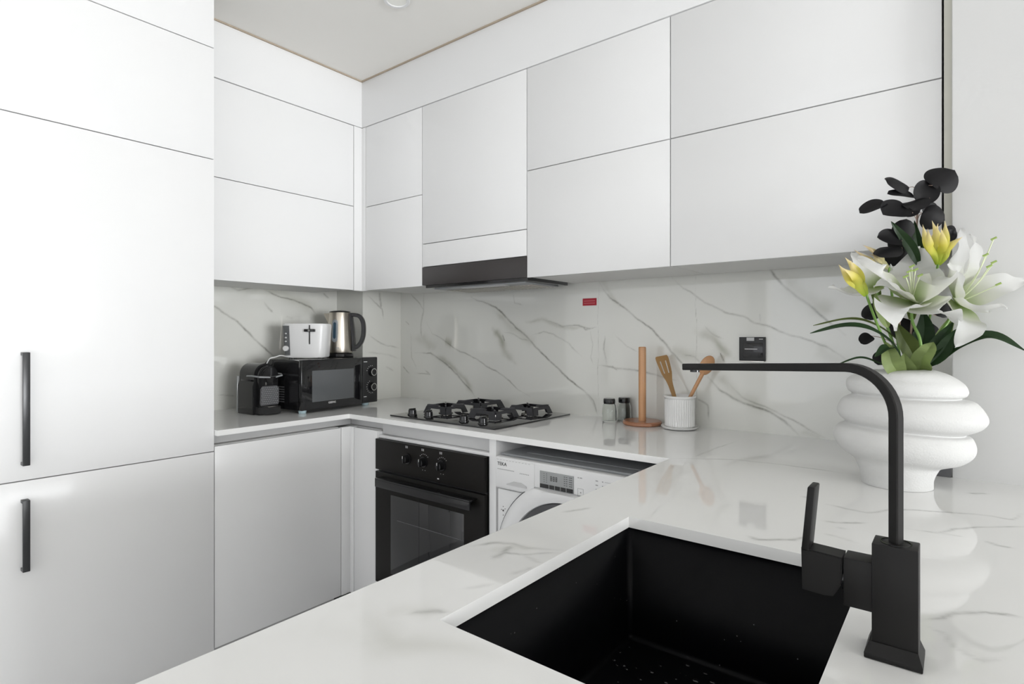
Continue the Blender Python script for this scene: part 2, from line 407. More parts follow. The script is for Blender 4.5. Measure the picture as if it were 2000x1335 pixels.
# --- marble splashbacks (setting)
bl = [(LY(p, 780, 540, 5), w_, s_) for p, w_, s_ in [
    ([(700, 200), (760, 240), (930, 300), (1000, 350), (1060, 410), (1150, 500), (1220, 555), (1300, 640), (1420, 780), (1560, 910), (1700, 1040), (1800, 1120), (1920, 1300)], .0035, .75),
    ([(150, 740), (300, 750), (420, 820), (500, 890), (600, 1000), (700, 1110), (745, 1180)], .0035, .55),
    ([(240, 150), (230, 330), (210, 480), (220, 600)], .005, .35),
    ([(270, 450), (320, 560), (440, 620), (520, 690), (600, 740), (750, 800), (900, 900), (1030, 980), (1150, 1080), (1280, 1170)], .0025, .5),
    ([(1020, 540), (1120, 560), (1200, 610), (1300, 620)], .0025, .4),
    ([(1400, 415), (1500, 450), (1590, 490), (1750, 480), (1820, 500), (1930, 500)], .0028, .5),
    ([(1760, 470), (1810, 515), (1880, 505), (1930, 495)], .0016, .6),
    ([(1300, 560), (1400, 530), (1500, 560), (1650, 650), (1780, 770)], .0025, .28),
    ([(1860, 510), (1890, 660), (1870, 780), (1900, 850)], .002, .35),
    ([(110, 170), (200, 270), (240, 330)], .003, .4), ([(110, 560), (120, 780), (180, 900)], .002, .35),
    ([(1110, 150), (1130, 260), (1200, 290)], .0025, .35), ([(1005, 560), (1030, 630)], .0018, .7), ([(60, 430), (100, 470)], .002, .4),
    ([(30, 860), (100, 950)], .003, .45), ([(250, 910), (300, 950), (150, 940)], .003, .3), ([(10, 1180), (500, 1190)], .0012, .1)]]
bl += [(LY(p, 1140, 500, 3.608), w_, s_) for p, w_, s_ in [
    ([(105, 170), (180, 290), (260, 350), (350, 420), (500, 530), (560, 600), (620, 670), (700, 760), (800, 800)], .003, .6),
    ([(880, 850), (960, 940), (1060, 1010), (1180, 1050), (1310, 1100), (1400, 1160), (1520, 1270)], .0038, .8),
    ([(1020, 890), (1110, 990), (1250, 1050), (1340, 1090), (1500, 1180), (1690, 1280)], .003, .4),
    ([(600, 130), (700, 220), (860, 320), (1000, 390), (1130, 430), (1200, 470), (1300, 490), (1400, 530), (1550, 580), (1700, 640), (1804, 700), (2100, 900)], .0028, .5),
    ([(1300, 65), (1350, 150), (1440, 240), (1560, 320), (1680, 430), (1850, 560)], .0035, .55),
    ([(850, 490), (900, 540), (980, 590)], .002, .35), ([(960, 680), (990, 745)], .0018, .8),
    ([(110, 770), (200, 780), (300, 790), (400, 800), (480, 830), (640, 870)], .0035, .5), ([(200, 770), (240, 800)], .0018, .8),
    ([(150, 560), (140, 650), (160, 760)], .0025, .4), ([(220, 560), (300, 630), (380, 670)], .002, .3),
    ([(780, 1000), (870, 1060), (885, 1160)], .003, .35), ([(0, 950), (60, 1020), (100, 1110)], .003, .4),
    ([(1250, 400), (1250, 470)], .002, .3), ([(700, 690), (780, 700), (830, 750)], .002, .45)]]
for sx in (1.508, 1.93, 0.80): bl.append(([(sx, 0.9), (sx, 1.5)], .0012, .28 if sx > 1 else 0.0))
bs = [(LY(p, 780, 540, 5), w_, s_) for p, w_, s_ in [
    ([(930, 330), (1060, 480), (1250, 620), (1330, 690)], .014, .45), ([(330, 760), (500, 860), (650, 1010), (740, 1180)], .011, .5),
    ([(920, 520), (990, 600), (1040, 720), (1130, 830)], .011, .9), ([(1250, 450), (1400, 420), (1590, 490), (1820, 500)], .007, .55),
    ([(430, 620), (510, 660)], .012, .7), ([(210, 560), (330, 700)], .02, .3), ([(130, 600), (300, 640), (380, 700)], .02, .28)]]
bs += [(LY(p, 1140, 500, 3.608), w_, s_) for p, w_, s_ in [
    ([(600, 650), (700, 700), (830, 740)], .018, .4), ([(900, 820), (1020, 920), (1110, 1000), (1320, 1090)], .014, .5),
    ([(1630, 620), (1760, 700), (1950, 800)], .016, .5), ([(1400, 130), (1500, 240), (1650, 350), (1804, 420)], .020, .55),
    ([(800, 520), (900, 570), (970, 640), (1060, 720)], .013, .8), ([(110, 170), (260, 350)], .008, .3), ([(1520, 1230), (1690, 1290)], .01, .3)]]
ax_ = axis([TC[0], 2.703], .0032); az_ = axis([0.90, 1.62], .0034)
wb = grid_sheet('wall_back_marble', M['marble'], ax_, az_, lambda P: np.stack([P[:, 0], np.zeros(len(P)), P[:, 1]], 1), lambda x, y: x > -1, bl, bs,
                extra=[box_vf(TC[0], 2.703, 0.0005, 0.012, 0.90, 1.62)])
wb.name = 'wall_back_splash'; struct(wb)
al = [(LX(p, 415, 545, 5.134, 0.0), w_, s_) for p, w_, s_ in [
    ([(-200, 160), (30, 280), (130, 340), (250, 430), (350, 520), (450, 630), (560, 740), (700, 860)], .004, .55),
    ([(150, 60), (250, 110), (380, 90), (400, 60)], .004, .35), ([(500, 90), (620, 150), (750, 190), (880, 240), (990, 290), (1050, 360)], .004, .5),
    ([(500, 230), (560, 300), (600, 330)], .004, .35), ([(1100, 130), (1160, 190)], .004, .4), ([(30, 1160), (230, 1165)], .002, .3), ([(730, 380), (800, 400)], .006, .2)]]
as_ = [(LX(p, 415, 545, 5.134, 0.0), w_, s_) for p, w_, s_ in [([(300, 90), (560, 120), (850, 200), (1050, 330)], .025, .35), ([(150, 50), (420, 90)], .02, .3)]]
ay_ = axis([-1.30, TC[1]], .004); az2 = axis([0.90, 1.62], .004)
wa = grid_sheet('wall_left_splash', M['marble'], ay_, az2, lambda P: np.stack([np.full(len(P), 0.006), P[:, 0], P[:, 1]], 1), lambda x, y: x > -9, al, as_,
                extra=[box_vf(0.0, 0.0055, -1.30, TC[1], 0.90, 1.62)]); struct(wa)
cl_ = [(LX(p, 415, 545, 5.134, TC[0]), w_, s_) for p, w_, s_ in [
    ([(1540, 150), (1620, 230), (1700, 290), (1720, 400)], .003, .4), ([(1680, 120), (1690, 290)], .006, .35), ([(1560, 550), (1650, 620), (1760, 670), (1880, 690)], .003, .35),
    ([(1530, 720), (1700, 740), (1880, 790)], .004, .2), ([(1740, 880), (1820, 920)], .004, .25)]]
cs = box_vf(0.0, TC[0] - .0004, TC[1], -0.0, 0.90, 1.62)
struct(grid_sheet('wall_corner_column', M['marble'], axis([TC[1], 0.0], .004), az2, lambda P: np.stack([np.full(len(P), TC[0]), P[:, 0], P[:, 1]], 1), lambda x, y: x > -9, cl_, None, extra=[cs]))
struct(B(0, TC[0], TC[1], 0, 1.62, CEIL).build('wall_column', M['wall']))

# fascia above the cabinets and the thin tan shadow strip under the ceiling
f = MB().box(0.02, 0.35, -1.174, -0.35, UT + 0.003, CEIL - 0.006, bev=.0008); struct(f.build('trim_1', M['lacquer']))
f = MB().box(0.02, 2.684, -0.35, -0.015, UT + 0.003, CEIL - 0.006, bev=.0008); struct(f.build('trim_2', M['lacquer']))
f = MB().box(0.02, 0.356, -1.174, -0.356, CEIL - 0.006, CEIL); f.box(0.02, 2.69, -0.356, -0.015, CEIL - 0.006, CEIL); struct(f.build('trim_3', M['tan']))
struct(B(2.640, 2.702, -0.389, -0.36, ZT + 0.0005, ZT + 0.032).build('dark_block', M['darkplastic']))  # low dark block added to fill a dark patch, not a known fitting
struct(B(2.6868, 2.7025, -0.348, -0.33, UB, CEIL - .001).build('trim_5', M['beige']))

# ------------------------------------------------------------------ worktop (one U-shaped slab with a sink cut-out)
SX0, SX1, SY0, SY1 = 2.225, 2.610, -1.645, -1.145
PX0, PX1, PY0 = 2.080, 3.06, -2.00
AY = -1.174; FB = -0.607; FA = 0.602
def keep(x, y):
    inside = ((x < FA) & (y > AY)) | ((y > FB) & (x < 2.703)) | ((x > PX0) & (y < -0.385)) & (x < PX1)
    return inside & ~((x < TC[0]) & (y > TC[1])) & ~((x > SX0) & (x < SX1) & (y > SY0) & (y < SY1)) & ~((x > 2.703) & (y > -0.385)) & ~((x < PX0) & (y < FB) & (x > FA)) & ~((x < PX0) & (y < AY))
xs = axis([0.006, TC[0], FA, PX0, SX0, SX1, 2.703, PX1], .0052); ys = axis([PY0, SY0, AY, SY1, FB, -0.385, TC[1], 0.0], .0052)
wl = [(LZ(p, 1300, 860, 2.81), w_, s_) for p, w_, s_ in [
    ([(0, 95), (200, 100), (400, 105), (620, 130), (800, 155), (1050, 190)], .0035, .35), ([(150, 90), (270, 45), (400, 0)], .003, .25),
    ([(880, 350), (930, 360), (1010, 380), (1100, 395), (1240, 380), (1400, 385), (1700, 400), (1780, 410), (1880, 430), (1960, 400)], .0035, .5),
    ([(860, 440), (960, 450), (1080, 445)], .004, .5), ([(950, 480), (1000, 485)], .005, .35),
    ([(1330, 480), (1500, 505), (1600, 485), (1800, 475), (1990, 470)], .0032, .5), ([(1480, 500), (1560, 515), (1650, 530)], .0025, .45),
    ([(1760, 550), (1820, 575), (1900, 590)], .0035, .5), ([(440, 520), (500, 540), (560, 545), (700, 545), (770, 530)], .004, .42), ([(690, 550), (760, 530)], .003, .5),
    ([(870, 510), (950, 530), (1050, 560)], .003, .3), ([(1420, 990), (1520, 975), (1600, 950), (1750, 935), (1870, 940), (1967, 965)], .003, .5),
    ([(1450, 1020), (1550, 1060), (1600, 1130), (1750, 1220), (1900, 1200)], .003, .15), ([(760, 305), (790, 315)], .004, .4), ([(1650, 290), (1700, 290), (1760, 290)], .005, .45)]]
wl += [(LZ(p, 300, 960, 2.0), w_, s_) for p, w_, s_ in [
    ([(1250, 210), (1330, 195), (1400, 200), (1450, 215), (1600, 225)], .0045, .38), ([(1400, 205), (1320, 260)], .0045, .42), ([(1340, 230), (1440, 240), (1590, 235)], .003, .5),
    ([(1440, 240), (1480, 260), (1520, 280)], .004, .3), ([(980, 470), (1080, 462), (1150, 465)], .004, .35), ([(1590, 80), (1640, 72), (1700, 60)], .004, .35),
    ([(1200, 380), (1320, 365)], .004, .2), ([(1380, 325), (1480, 290)], .004, .2)]]
ws = [(LZ(p, 300, 960, 2.0), w_, s_) for p, w_, s_ in [
    ([(800, 440), (870, 530), (950, 610), (1150, 630), (1380, 640)], .016, .30), ([(880, 480), (1000, 470), (1140, 480)], .016, .25), ([(1300, 230), (1500, 225)], .012, .2),
    ([(600, 520), (900, 540)], .02, .15)]]
def rim(x0, y0, x1, y1): return [(x0, y0, ZT), (x1, y1, ZT), (x1, y1, ZT - 0.02), (x0, y0, ZT - 0.02)], [(0, 1, 2, 3)]
ex = []
loop = [(0.006, AY), (FA, AY), (FA, FB), (PX0, FB), (PX0, PY0), (PX1, PY0), (PX1, -0.385), (2.703, -0.385), (2.703, 0), (TC[0], 0), (TC[0], TC[1]), (0.006, TC[1])]
for a, b in zip(loop, loop[1:] + loop[:1]): ex.append(rim(*a, *b))
for a, b in zip([(SX0, SY0), (SX0, SY1), (SX1, SY1), (SX1, SY0)], [(SX0, SY1), (SX1, SY1), (SX1, SY0), (SX0, SY0)]): ex.append(rim(*a, *b))
zb = ZT - 0.02
def under(x0, x1, y0, y1): return [(x0, y0, zb), (x0, y1, zb), (x1, y1, zb), (x1, y0, zb)], [(0, 1, 2, 3)]
ex += [under(0.006, FA, AY, TC[1]), under(TC[0], FA, TC[1], 0), under(FA, 2.703, FB, 0), under(PX0, SX0, PY0, FB), under(SX1, PX1, PY0, FB), under(2.703, PX1, FB, -0.385),
       under(SX0, SX1, PY0, SY0), under(SX0, SX1, SY1, FB)]
wt = grid_sheet('worktop', M['worktop'], xs, ys, lambda P: np.stack([P[:, 0], P[:, 1], np.full(len(P), ZT)], 1), keep, wl, ws, extra=ex, seed=1.0)
tag(wt, 'polished white marble worktop running in a U around the kitchen', 'worktop')

# ------------------------------------------------------------------ cabinets
def carc(mb, x0, x1, y0, y1, z0, z1, t=0.016):
    return mb.box(x0, x1, y0, y1, z0, z1)
G = 0.0016   # half of the gap between doors
def door_y(name, x0, x1, z0, z1, y, parent, loc, m='lacquer', t=0.018):
    """door facing -y"""
    return B(x0 + G - loc[0], x1 - G - loc[0], y - loc[1], y + t - loc[1], z0 + G - loc[2], z1 - G - loc[2], bev=.0009).build(name, M[m], parent)
def door_x(name, y0, y1, z0, z1, x, parent, loc, m='lacquer', t=0.018):
    return B(x - t - loc[0], x - loc[0], y0 + G - loc[1], y1 - G - loc[1], z0 + G - loc[2], z1 - G - loc[2], bev=.0009).build(name, M[m], parent)
def wall_cab_y(x0, x1, label, splits=(UB, UM, UT)):
    loc = (x0, -0.33, splits[0]); t = thing('wall_cabinet', loc, label, 'cabinet', group='white wall cabinets')
    B(0.001, x1 - x0 - 0.001, 0.0, 0.315, 0.004, UT - splits[0] - 0.002).build('carcass', M['carcass'], t, smooth=False)
    for a, b in zip(splits, splits[1:]): door_y('door', x0, x1, a, b, -0.35, t, loc)
    return t
wall_cab_y(0.380, 0.792, 'narrow white wall cabinet between the inner corner and the hood cabinet')
t = wall_cab_y(0.792, 1.388, 'white wall cabinet right above the black extractor hood', (1.556, 1.661, UT))
wall_cab_y(1.388, 1.974, 'white wall cabinet directly right of the extractor hood, two stacked doors')
wall_cab_y(1.974, 2.684, 'widest white wall cabinet, at the right end behind the flowers')
loc = (0.33, -0.790, UB); t = thing('wall_cabinet', loc, 'white wall cabinet above the coffee machine and microwave, beside the tall cabinet', 'cabinet', group='white wall cabinets')
B(-0.31, 0.0, -0.383, 0.390, 0.004, UT - UB - 0.002).build('carcass', M['carcass'], t, smooth=False)
for a, b in ((UB, UM), (UM, UT)): door_x('door', -1.174, -0.399, a, b, 0.35, t, loc)
# corner filler post of the wall cabinets
f = MB().box(0.332, 0.35, -0.397, -0.35, UB, UT, bev=.0008); f.box(0.332, 0.3785, -0.35, -0.332, UB, UT, bev=.0008)
tag(f.build('corner_post', M['lacquer']), 'narrow white L-shaped filler post in the wall cabinets\' inner corner', 'filler panel')

# tall cabinet with the built-in fridge
loc = (0.0, -1.474, 0.0); t = thing('tall_cabinet', loc, 'tall white fridge cabinet at the left with two black bar handles', 'cabinet')
B(0.004, 0.560, -0.30, 0.298, 0.08, CEIL - 0.003).build('carcass', M['carcass'], t, smooth=False)
B(0.004, 0.53, -0.30, 0.298, 0.001, 0.079).build('plinth', M['rail'], t, smooth=False)
for nm, a, b in (('door', 0.09, 0.822), ('door', 0.822, 1.887), ('door', 1.887, 2.293), ('top_panel', 2.293, CEIL - .004)):
    d = door_x(nm, -1.774, -1.174, a, b, 0.58, t, loc, t=0.0195)
    if a in (0.09, 0.822):
        z0, z1 = (0.563, 0.769) if a == 0.09 else (0.869, 1.196)
        h = MB().box(0.600, 0.607, -0.246, -0.229, z0, z1, bev=.0012); h.box(0.5795, 0.601, -0.246, -0.229, z0, z0 + .009, bev=.0008); h.box(0.5795, 0.601, -0.246, -0.229, z1 - .009, z1, bev=.0008)
        tag(h.build('handle', M['handle'], d), 'slim black bar handle')
# second tall cabinet beyond the frame edge keeps the run closed
loc = (0.0, -2.078, 0.0); t = thing('tall_cabinet', loc, 'tall white cabinet past the left edge beside the fridge cabinet', 'cabinet')
B(0.004, 0.560, -0.30, 0.298, 0.08, CEIL - 0.003).build('carcass', M['carcass'], t, smooth=False)
for a, b in ((0.09, 1.887), (1.887, CEIL - .004)): door_x('door', -2.378, -1.778, a, b, 0.58, t, loc, t=0.0195)

# base cabinet below the microwave
loc = (0.0, -0.9, 0.0); t = thing('base_cabinet', loc, 'white handleless base cabinet below the microwave and coffee machine', 'cabinet')
B(0.01, 0.556, -0.272, 0.27, 0.10, 0.84).build('carcass', M['carcass'], t, smooth=False)
B(0.01, 0.52, -0.272, 0.27, 0.001, 0.10).build('plinth', M['rail'], t, smooth=False)
B(0.50, 0.530, -0.272, 0.354, 0.842, 0.8795).build('finger_rail', M['rail'], t, smooth=False)
door_x('door', -1.174, -0.632, 0.10, 0.840, 0.578, t, loc)
# corner base cabinet
loc = (0.6, -0.58, 0.0); t = thing('base_cabinet', loc, 'narrow white base cabinet in the corner left of the oven', 'cabinet')
B(-0.34, 0.162, 0.024, 0.32, 0.10, 0.84).build('carcass', M['carcass'], t, smooth=False)
f = MB().box(-0.040, -0.022, -0.050, -0.0045, 0.10, 0.840, bev=.0008); f.box(-0.040, 0.002, -0.0045, 0.0135, 0.10, 0.840, bev=.0008)
f.build('corner_post', M['lacquer'], t)
B(0.0055, 0.168, -0.004, 0.014, 0.10, 0.838, bev=.0009).build('door', M['lacquer'], t)
B(-0.07, 0.168, 0.035, 0.06, 0.842, 0.8795).build('finger_rail', M['rail'], t, smooth=False)

# oven housing and oven
loc = (1.078, -0.585, 0.0); t = thing('oven_housing', loc, 'white cabinet frame around the built-in black oven', 'cabinet')
f = MB().box(0.318, 0.350, 0.000, 0.55, 0.05, 0.8795, bev=.0008); f.box(-0.308, -0.302, 0.002, 0.50, 0.05, 0.836); f.box(-0.300, 0.318, 0.001, 0.5, 0.812, 0.824, bev=.0008); f.box(-0.300, 0.318, 0.001, 0.5, 0.05, 0.195)
f.build('carcass', M['lacquer'], t)
B(-0.298, 0.316, 0.020, 0.040, 0.826, 0.8795, bev=.0008).build('top_rail', M['rail'], t)

loc = (1.078, -0.585, 0.205); t = thing('oven', loc, 'black built-in electric oven below the gas hob', 'oven')
X0, X1 = -0.300, 0.312
B(X0 + .01, X1 - .01, 0.004, 0.5, 0.006, 0.600).build('body', M['darkplastic'], t, smooth=False)
B(X0, X1, -0.018, 0.002, 0.478, 0.606, bev=.0015).build('control_panel', M['ovenface'], t)
d = B(X0, X1, -0.018, 0.002, 0.004, 0.470, bev=.0015).build('door', M['ovenface'], t)
B(X0 + .10, X1 - .10, -0.0188, -0.0178, 0.06, 0.385, bev=.0003).build('glass_window', M['blackglass'], d)
B(X0 + .14, X1 - .10, -0.0192, -0.0186, 0.286, 0.288).build('rack_line', M['darkplastic'], d)
B(-0.03, -0.0285, -0.0192, -0.0186, 0.06, 0.42).build('seam_line', M['black'], d)
hb = MB().box(X0 + .052, X1 - .035, -0.062, -0.052, 0.420, 0.452, bev=.0015); hb.box(X0 + .052, X1 - .035, -0.062, -0.018, 0.448, 0.456, bev=.0015)
hb.build('handle', M['black'], d)
for i, kx in enumerate((0.948, 1.042, 1.142)):
    x = kx - 1.078 + 0.035; kz = 0.548
    k = MB().cyl((x, -0.018, kz), (x, -0.024, kz), .0215, .0205, 32); k.cyl((x, -0.024, kz), (x, -0.042, kz), .0165, .0150, 32, bev=.0012); k.box(x - .0035, x + .0035, -0.0465, -0.041, kz - .015, kz + .015, bev=.001)
    kn = k.build('knob', M['black'], t)
    B(x - .0008, x + .0008, -0.0472, -0.0464, kz + .004, kz + .014).build('pointer', M['inkw'], kn)
    s = MB()
    s.box(x - .014, x - .009, -0.0185, -0.0179, kz + .041, kz + .050); s.box(x - .006, x - .001, -0.0185, -0.0179, kz + .041, kz + .050)
    if i:
        for q in range(6):
            a = PI * (0.25 + 0.1 * q); s.box(x + .030 * math.cos(a) - .0014, x + .030 * math.cos(a) + .0014, -0.0185, -0.0179, kz + .030 * math.sin(a) - .0014, kz + .030 * math.sin(a) + .0014)
        s.box(x - .010, x - .006, -0.0185, -0.0179, kz - .034, kz - .032); s.box(x + .004, x + .008, -0.0185, -0.0179, kz - .034, kz - .032)
    s.build('symbols', M['inkg'], t, smooth=False)['kind'] = 'stuff'
B(0.073, 0.082, -0.0186, -0.0179, 0.492, 0.496).build('mark', M['inkw'], t, smooth=False)

# washing machine
loc = (1.745, -0.60, 0.0); t = thing('washing_machine', loc, 'white front loading washing machine under the worktop beside the oven', 'washing machine')
m_ = MB().box(-0.298, 0.298, 0.018, 0.55, 0.02, 0.822, bev=.004); m_.box(-0.298, 0.298, 0.0, 0.02, 0.02, 0.712, bev=.005)
m_.build('body', M['whiteplastic'], t)
for sx in (-0.25, 0.25):
    for sy in (0.06, 0.5): MB().cyl((sx, sy, 0.0), (sx, sy, 0.022), .02).build('foot', M['darkplastic'], t)
lid = MB().box(-0.299, 0.299, 0.02, 0.552, 0.823, 0.833, bev=.002); lid.box(-0.22, 0.22, 0.07, 0.5, 0.833, 0.836, bev=.001)
lid.build('top_plate', M['greyplastic'], t)
pn = MB().box(-0.299, 0.299, -0.010, 0.02, 0.716, 0.826, bev=.006, seg=3); pn = pn.build('control_panel', M['whiteplastic'], t)
dr = MB().box(-0.296, -0.130, -0.0125, -0.006, 0.722, 0.820, bev=.0025); dr = dr.build('detergent_drawer', M['whiteplastic'], t)
gp = MB().prism([(-.040, 0), (.044, 0), (.044, .006), (.022, .014), (-.012, .014), (-.040, .003)], 0.004, Matrix.Translation((-0.205, -0.0115, 0.735)) @ Matrix.Rotation(PI / 2, 4, 'X'))
gp.build('grip_recess', M['rail'], dr)
text('TEKA', 'logo', 0.017, M['ink'], dr, (-0.288, -0.0130, 0.802), (PI / 2, 0, 0))
s = MB()
for q in range(12): s.box(-0.287 + q * .0062, -0.283 + q * .0062, -0.0131, -0.0125, 0.783, 0.7855)
for q in range(6): s.box(-0.19 + q * .0068, -0.186 + q * .0068, -0.0131, -0.0125, 0.7795, 0.782)
for q in range(11): s.box(-0.290 + q * .0135, -0.282 + q * .0135, -0.0131, -0.0125, 0.8163, 0.8172)
s.build('small_print', M['inkg'], dr, smooth=False)['kind'] = 'stuff'
dp = B(-0.108, 0.022, -0.0118, -0.009, 0.748, 0.803, bev=.0006).build('display', M['lcd'], pn)
s = MB()
for q in range(3):
    x = -0.066 + q * .010
    s.box(x, x + .006, -0.0124, -0.0117, 0.782, 0.7835); s.box(x, x + .006, -0.0124, -0.0117, 0.789, 0.7905); s.box(x, x + .006, -0.0124, -0.0117, 0.775, 0.7765)
    s.box(x, x + .0015, -0.0124, -0.0117, 0.776, 0.790); s.box(x + .0048, x + .0063, -0.0124, -0.0117, 0.776, 0.790)
for q in range(5):
    z = 0.768 + q * .0068
    for x in (-0.092, -0.082, -0.014, -0.006, 0.006, 0.012): s.box(x, x + (.0022 if x < -.07 else .0045), -0.0124, -0.0117, z, z + .0018)
s.build('digits', M['ink'], dp, smooth=False)['kind'] = 'stuff'
s = MB()
for x, w_ in ((-0.107, .034), (-0.070, .019), (-0.048, .019), (-0.026, .019), (-0.004, .024)): s.box(x, x + w_, -0.0128, -0.0117, 0.7485, 0.7615)
s.build('touch_keys', M['black'], dp, smooth=False)['kind'] = 'stuff'
s = MB()
for a in (0.036, 0.056):
    s.box(a, a + .0008, -0.0106, -0.0100, 0.744, 0.768)
for a in (0.744, 0.7675): s.box(0.036, 0.0568, -0.0106, -0.0100, a, a + .0008)
s.box(0.045, 0.049, -0.0106, -0.0100, 0.754, 0.758); s.box(0.036, 0.041, -0.0106, -0.0100, 0.800, 0.803); s.box(0.044, 0.052, -0.0106, -0.0100, 0.800, 0.803)
for q in range(5):
    s.box(0.100, 0.108, -0.0106, -0.0100, 0.800 - q * .013, 0.803 - q * .013); s.box(0.122, 0.126, -0.0106, -0.0100, 0.800 - q * .013, 0.803 - q * .013); s.box(0.132, 0.16, -0.0106, -0.0100, 0.801 - q * .013, 0.802 - q * .013)
s.build('programme_marks', M['inkg'], pn, smooth=False)['kind'] = 'stuff'
kn = MB().cyl((0.205, -0.010, 0.768), (0.205, -0.034, 0.768), .028, .025, 40, bev=.002); kn.build('programme_knob', M['whiteplastic'], pn)
dc = (0.0, -0.002, 0.490)
RX = Matrix.Translation(dc) @ Matrix.Rotation(PI / 2, 4, 'X')
dd_ = MB()
prof = [(0.286, 0.0), (0.286, 0.014), (0.281, 0.021), (0.262, 0.029), (0.240, 0.031), (0.226, 0.026), (0.221, 0.012), (0.221, 0.0)]
# door ring, flattened at its top under the panel
tmp = MB().lathe(prof, 96, RX)
for v in tmp.bm.verts:
    if v.co.z > 0.742: v.co.z = 0.742 + (v.co.z - 0.742) * 0.06
tmp = tmp.build('door', M['whiteplastic'], t)
ds = MB().lathe([(0.290, 0.0), (0.290, 0.010), (0.285, 0.010), (0.285, 0.0)], 96, RX)
for v in ds.bm.verts:
    if v.co.z > 0.7445: v.co.z = 0.7445 + (v.co.z - 0.7445) * 0.06
ds.build('door_seal', M['darkplastic'], tmp)
MB().lathe([(0.222, 0.004), (0.222, 0.022), (0.206, 0.014), (0.200, 0.004)], 72, RX).build('glass_ring', M['darkplastic'], tmp)
MB().lathe([(0.200, 0.004), (0.190, 0.002), (0.12, -0.0), (0.0, -0.001)], 64, RX).build('door_glass', M['blackglass'], tmp)
s = MB()
for x, z in ((-0.272, 0.638), (-0.272, 0.652), (-0.272, 0.622), (-0.280, 0.640), (-0.264, 0.645)):
    s.cyl((x, -0.0008, z), (x, 0.002, z), .0034 if (x, z) == (-0.272, 0.638) else .0016, seg=10)
s.build('vent_holes', M['ink'], t, smooth=False)['kind'] = 'stuff'

# peninsula base cabinet: panels around the sink
loc = (2.4, -1.2, 0.0); t = thing('peninsula_cabinet', loc, 'white base cabinet carrying the worktop around the black sink', 'cabinet')
f = MB().box(-0.295, -0.277, -0.78, 0.55, 0.10, 0.878); f.box(0.282, 0.300, -0.78, 0.78, 0.10, 0.878); f.box(-0.295, 0.300, -0.798, -0.78, 0.10, 0.878); f.box(-0.277, 0.282, -0.78, 0.55, 0.10, 0.118)
f.build('carcass', M['lacquer'], t, smooth=False)
B(-0.25, 0.27, -0.76, 0.55, 0.001, 0.099).build('plinth', M['rail'], t, smooth=False)

# ------------------------------------------------------------------ extractor hood
loc = (1.09, -0.345, 1.458); t = thing('extractor_hood', loc, 'slim black extractor hood under the wall cabinets over the hob', 'hood')
h = MB().box(-0.292, 0.292, 0.012, 0.300, 0.004, 0.094, bev=.001); h.build('body', M['black'], t)
h = MB().box(-0.2975, 0.2965, -0.005, 0.012, 0.015, 0.097, bev=.001); h.build('front_panel', M['hoodblack'], t)
h = MB().box(-0.26, 0.26, 0.035, 0.275, -0.002, 0.004, bev=.001); u = h.build('filter_frame', M['greyplastic'], t)
for a in (-0.245, 0.005):
    f = MB().box(a, a + 0.24, 0.10, 0.262, -0.004, -0.002)
    for q in range(11): f.box(a + .01 + q * .0205, a + .018 + q * .0205, 0.106, 0.256, -0.0055, -0.004)
    f.build('filter', M['steel'], t, smooth=False)
B(-0.10, 0.14, 0.045, 0.085, -0.004, -0.002).build('light_strip', M['rail'], t)

# ------------------------------------------------------------------ gas hob
HX0, HX1, HY0, HY1 = 0.800, 1.388, -0.543, -0.035
loc = (1.094, -0.289, ZT + .0005); t = thing('gas_hob', loc, 'black glass gas hob with four burners on the worktop', 'hob')
B(HX0 - loc[0], HX1 - loc[0], HY0 - loc[1], HY1 - loc[1], 0, 0.006, bev=.0015).build('glass_plate', M['blackglass'], t)
zt = 0.006
def burner(x, y, r, ps):
    b = MB().lathe([(0, zt), (r * 1.35, zt), (r * 1.30, zt + .003), (r * 0.95, zt + .005), (r * 0.95, zt + .014), (r, zt + .016), (0, zt + .016)], 36, Matrix.Translation((x, y, 0)))
    bo = b.build('burner', M['steel'], t)
    MB().lathe([(r * .86, zt + .016), (r * .90, zt + .019), (r * .82, zt + .022), (0, zt + .022)], 36, Matrix.Translation((x, y, 0))).build('burner_cap', M['castiron'], bo)
    # pan support: four arched blades standing around the burner joined by a low ring frame
    s = MB(); H_ = .036
    for k in range(4):
        R_ = Matrix.Translation((x, y, zt)) @ Matrix.Rotation(k * PI / 2, 4, 'Z')
        L = 0.066 * ps; hw = .064 * ps; XZ = Matrix.Translation((0, .003, 0)) @ Matrix.Rotation(PI / 2, 4, 'X')
        D_ = R_ @ Matrix.Rotation(PI / 4, 4, 'Z') @ XZ
        s.prism([(L * 1.30, H_ - .014), (L * 1.36, H_ + .003), (L * 1.22, H_ + .004), (.030, H_ + .001), (.026, H_ - .005), (L * 1.1, H_ - .012)], .006, D_)
        wing = [(-hw * 1.18, .002), (-hw * .62, .002), (-hw * .50, .024), (hw * .50, .024), (hw * .62, .002), (hw * 1.18, .002), (hw * .98, .032), (hw * .88, .036), (-hw * .88, .036), (-hw * .98, .032)]
        s.prism(wing, .0035, R_ @ Matrix.Translation((L + .008, 0, 0)) @ Matrix.Rotation(math.radians(-16), 4, 'Y') @ Matrix(((0, 0, 1, 0), (1, 0, 0, 0), (0, 1, 0, 0), (0, 0, 0, 1))))
    s.build('pan_support', M['castiron'], t)
for bx_, by_, r, ps in ((0.945, -0.352, .024, .9), (0.962, -0.148, .034, 1.12), (1.205, -0.335, .030, 1.0), (1.255, -0.150, .024, .92)):
    burner(bx_ - loc[0], by_ - loc[1], r, ps)
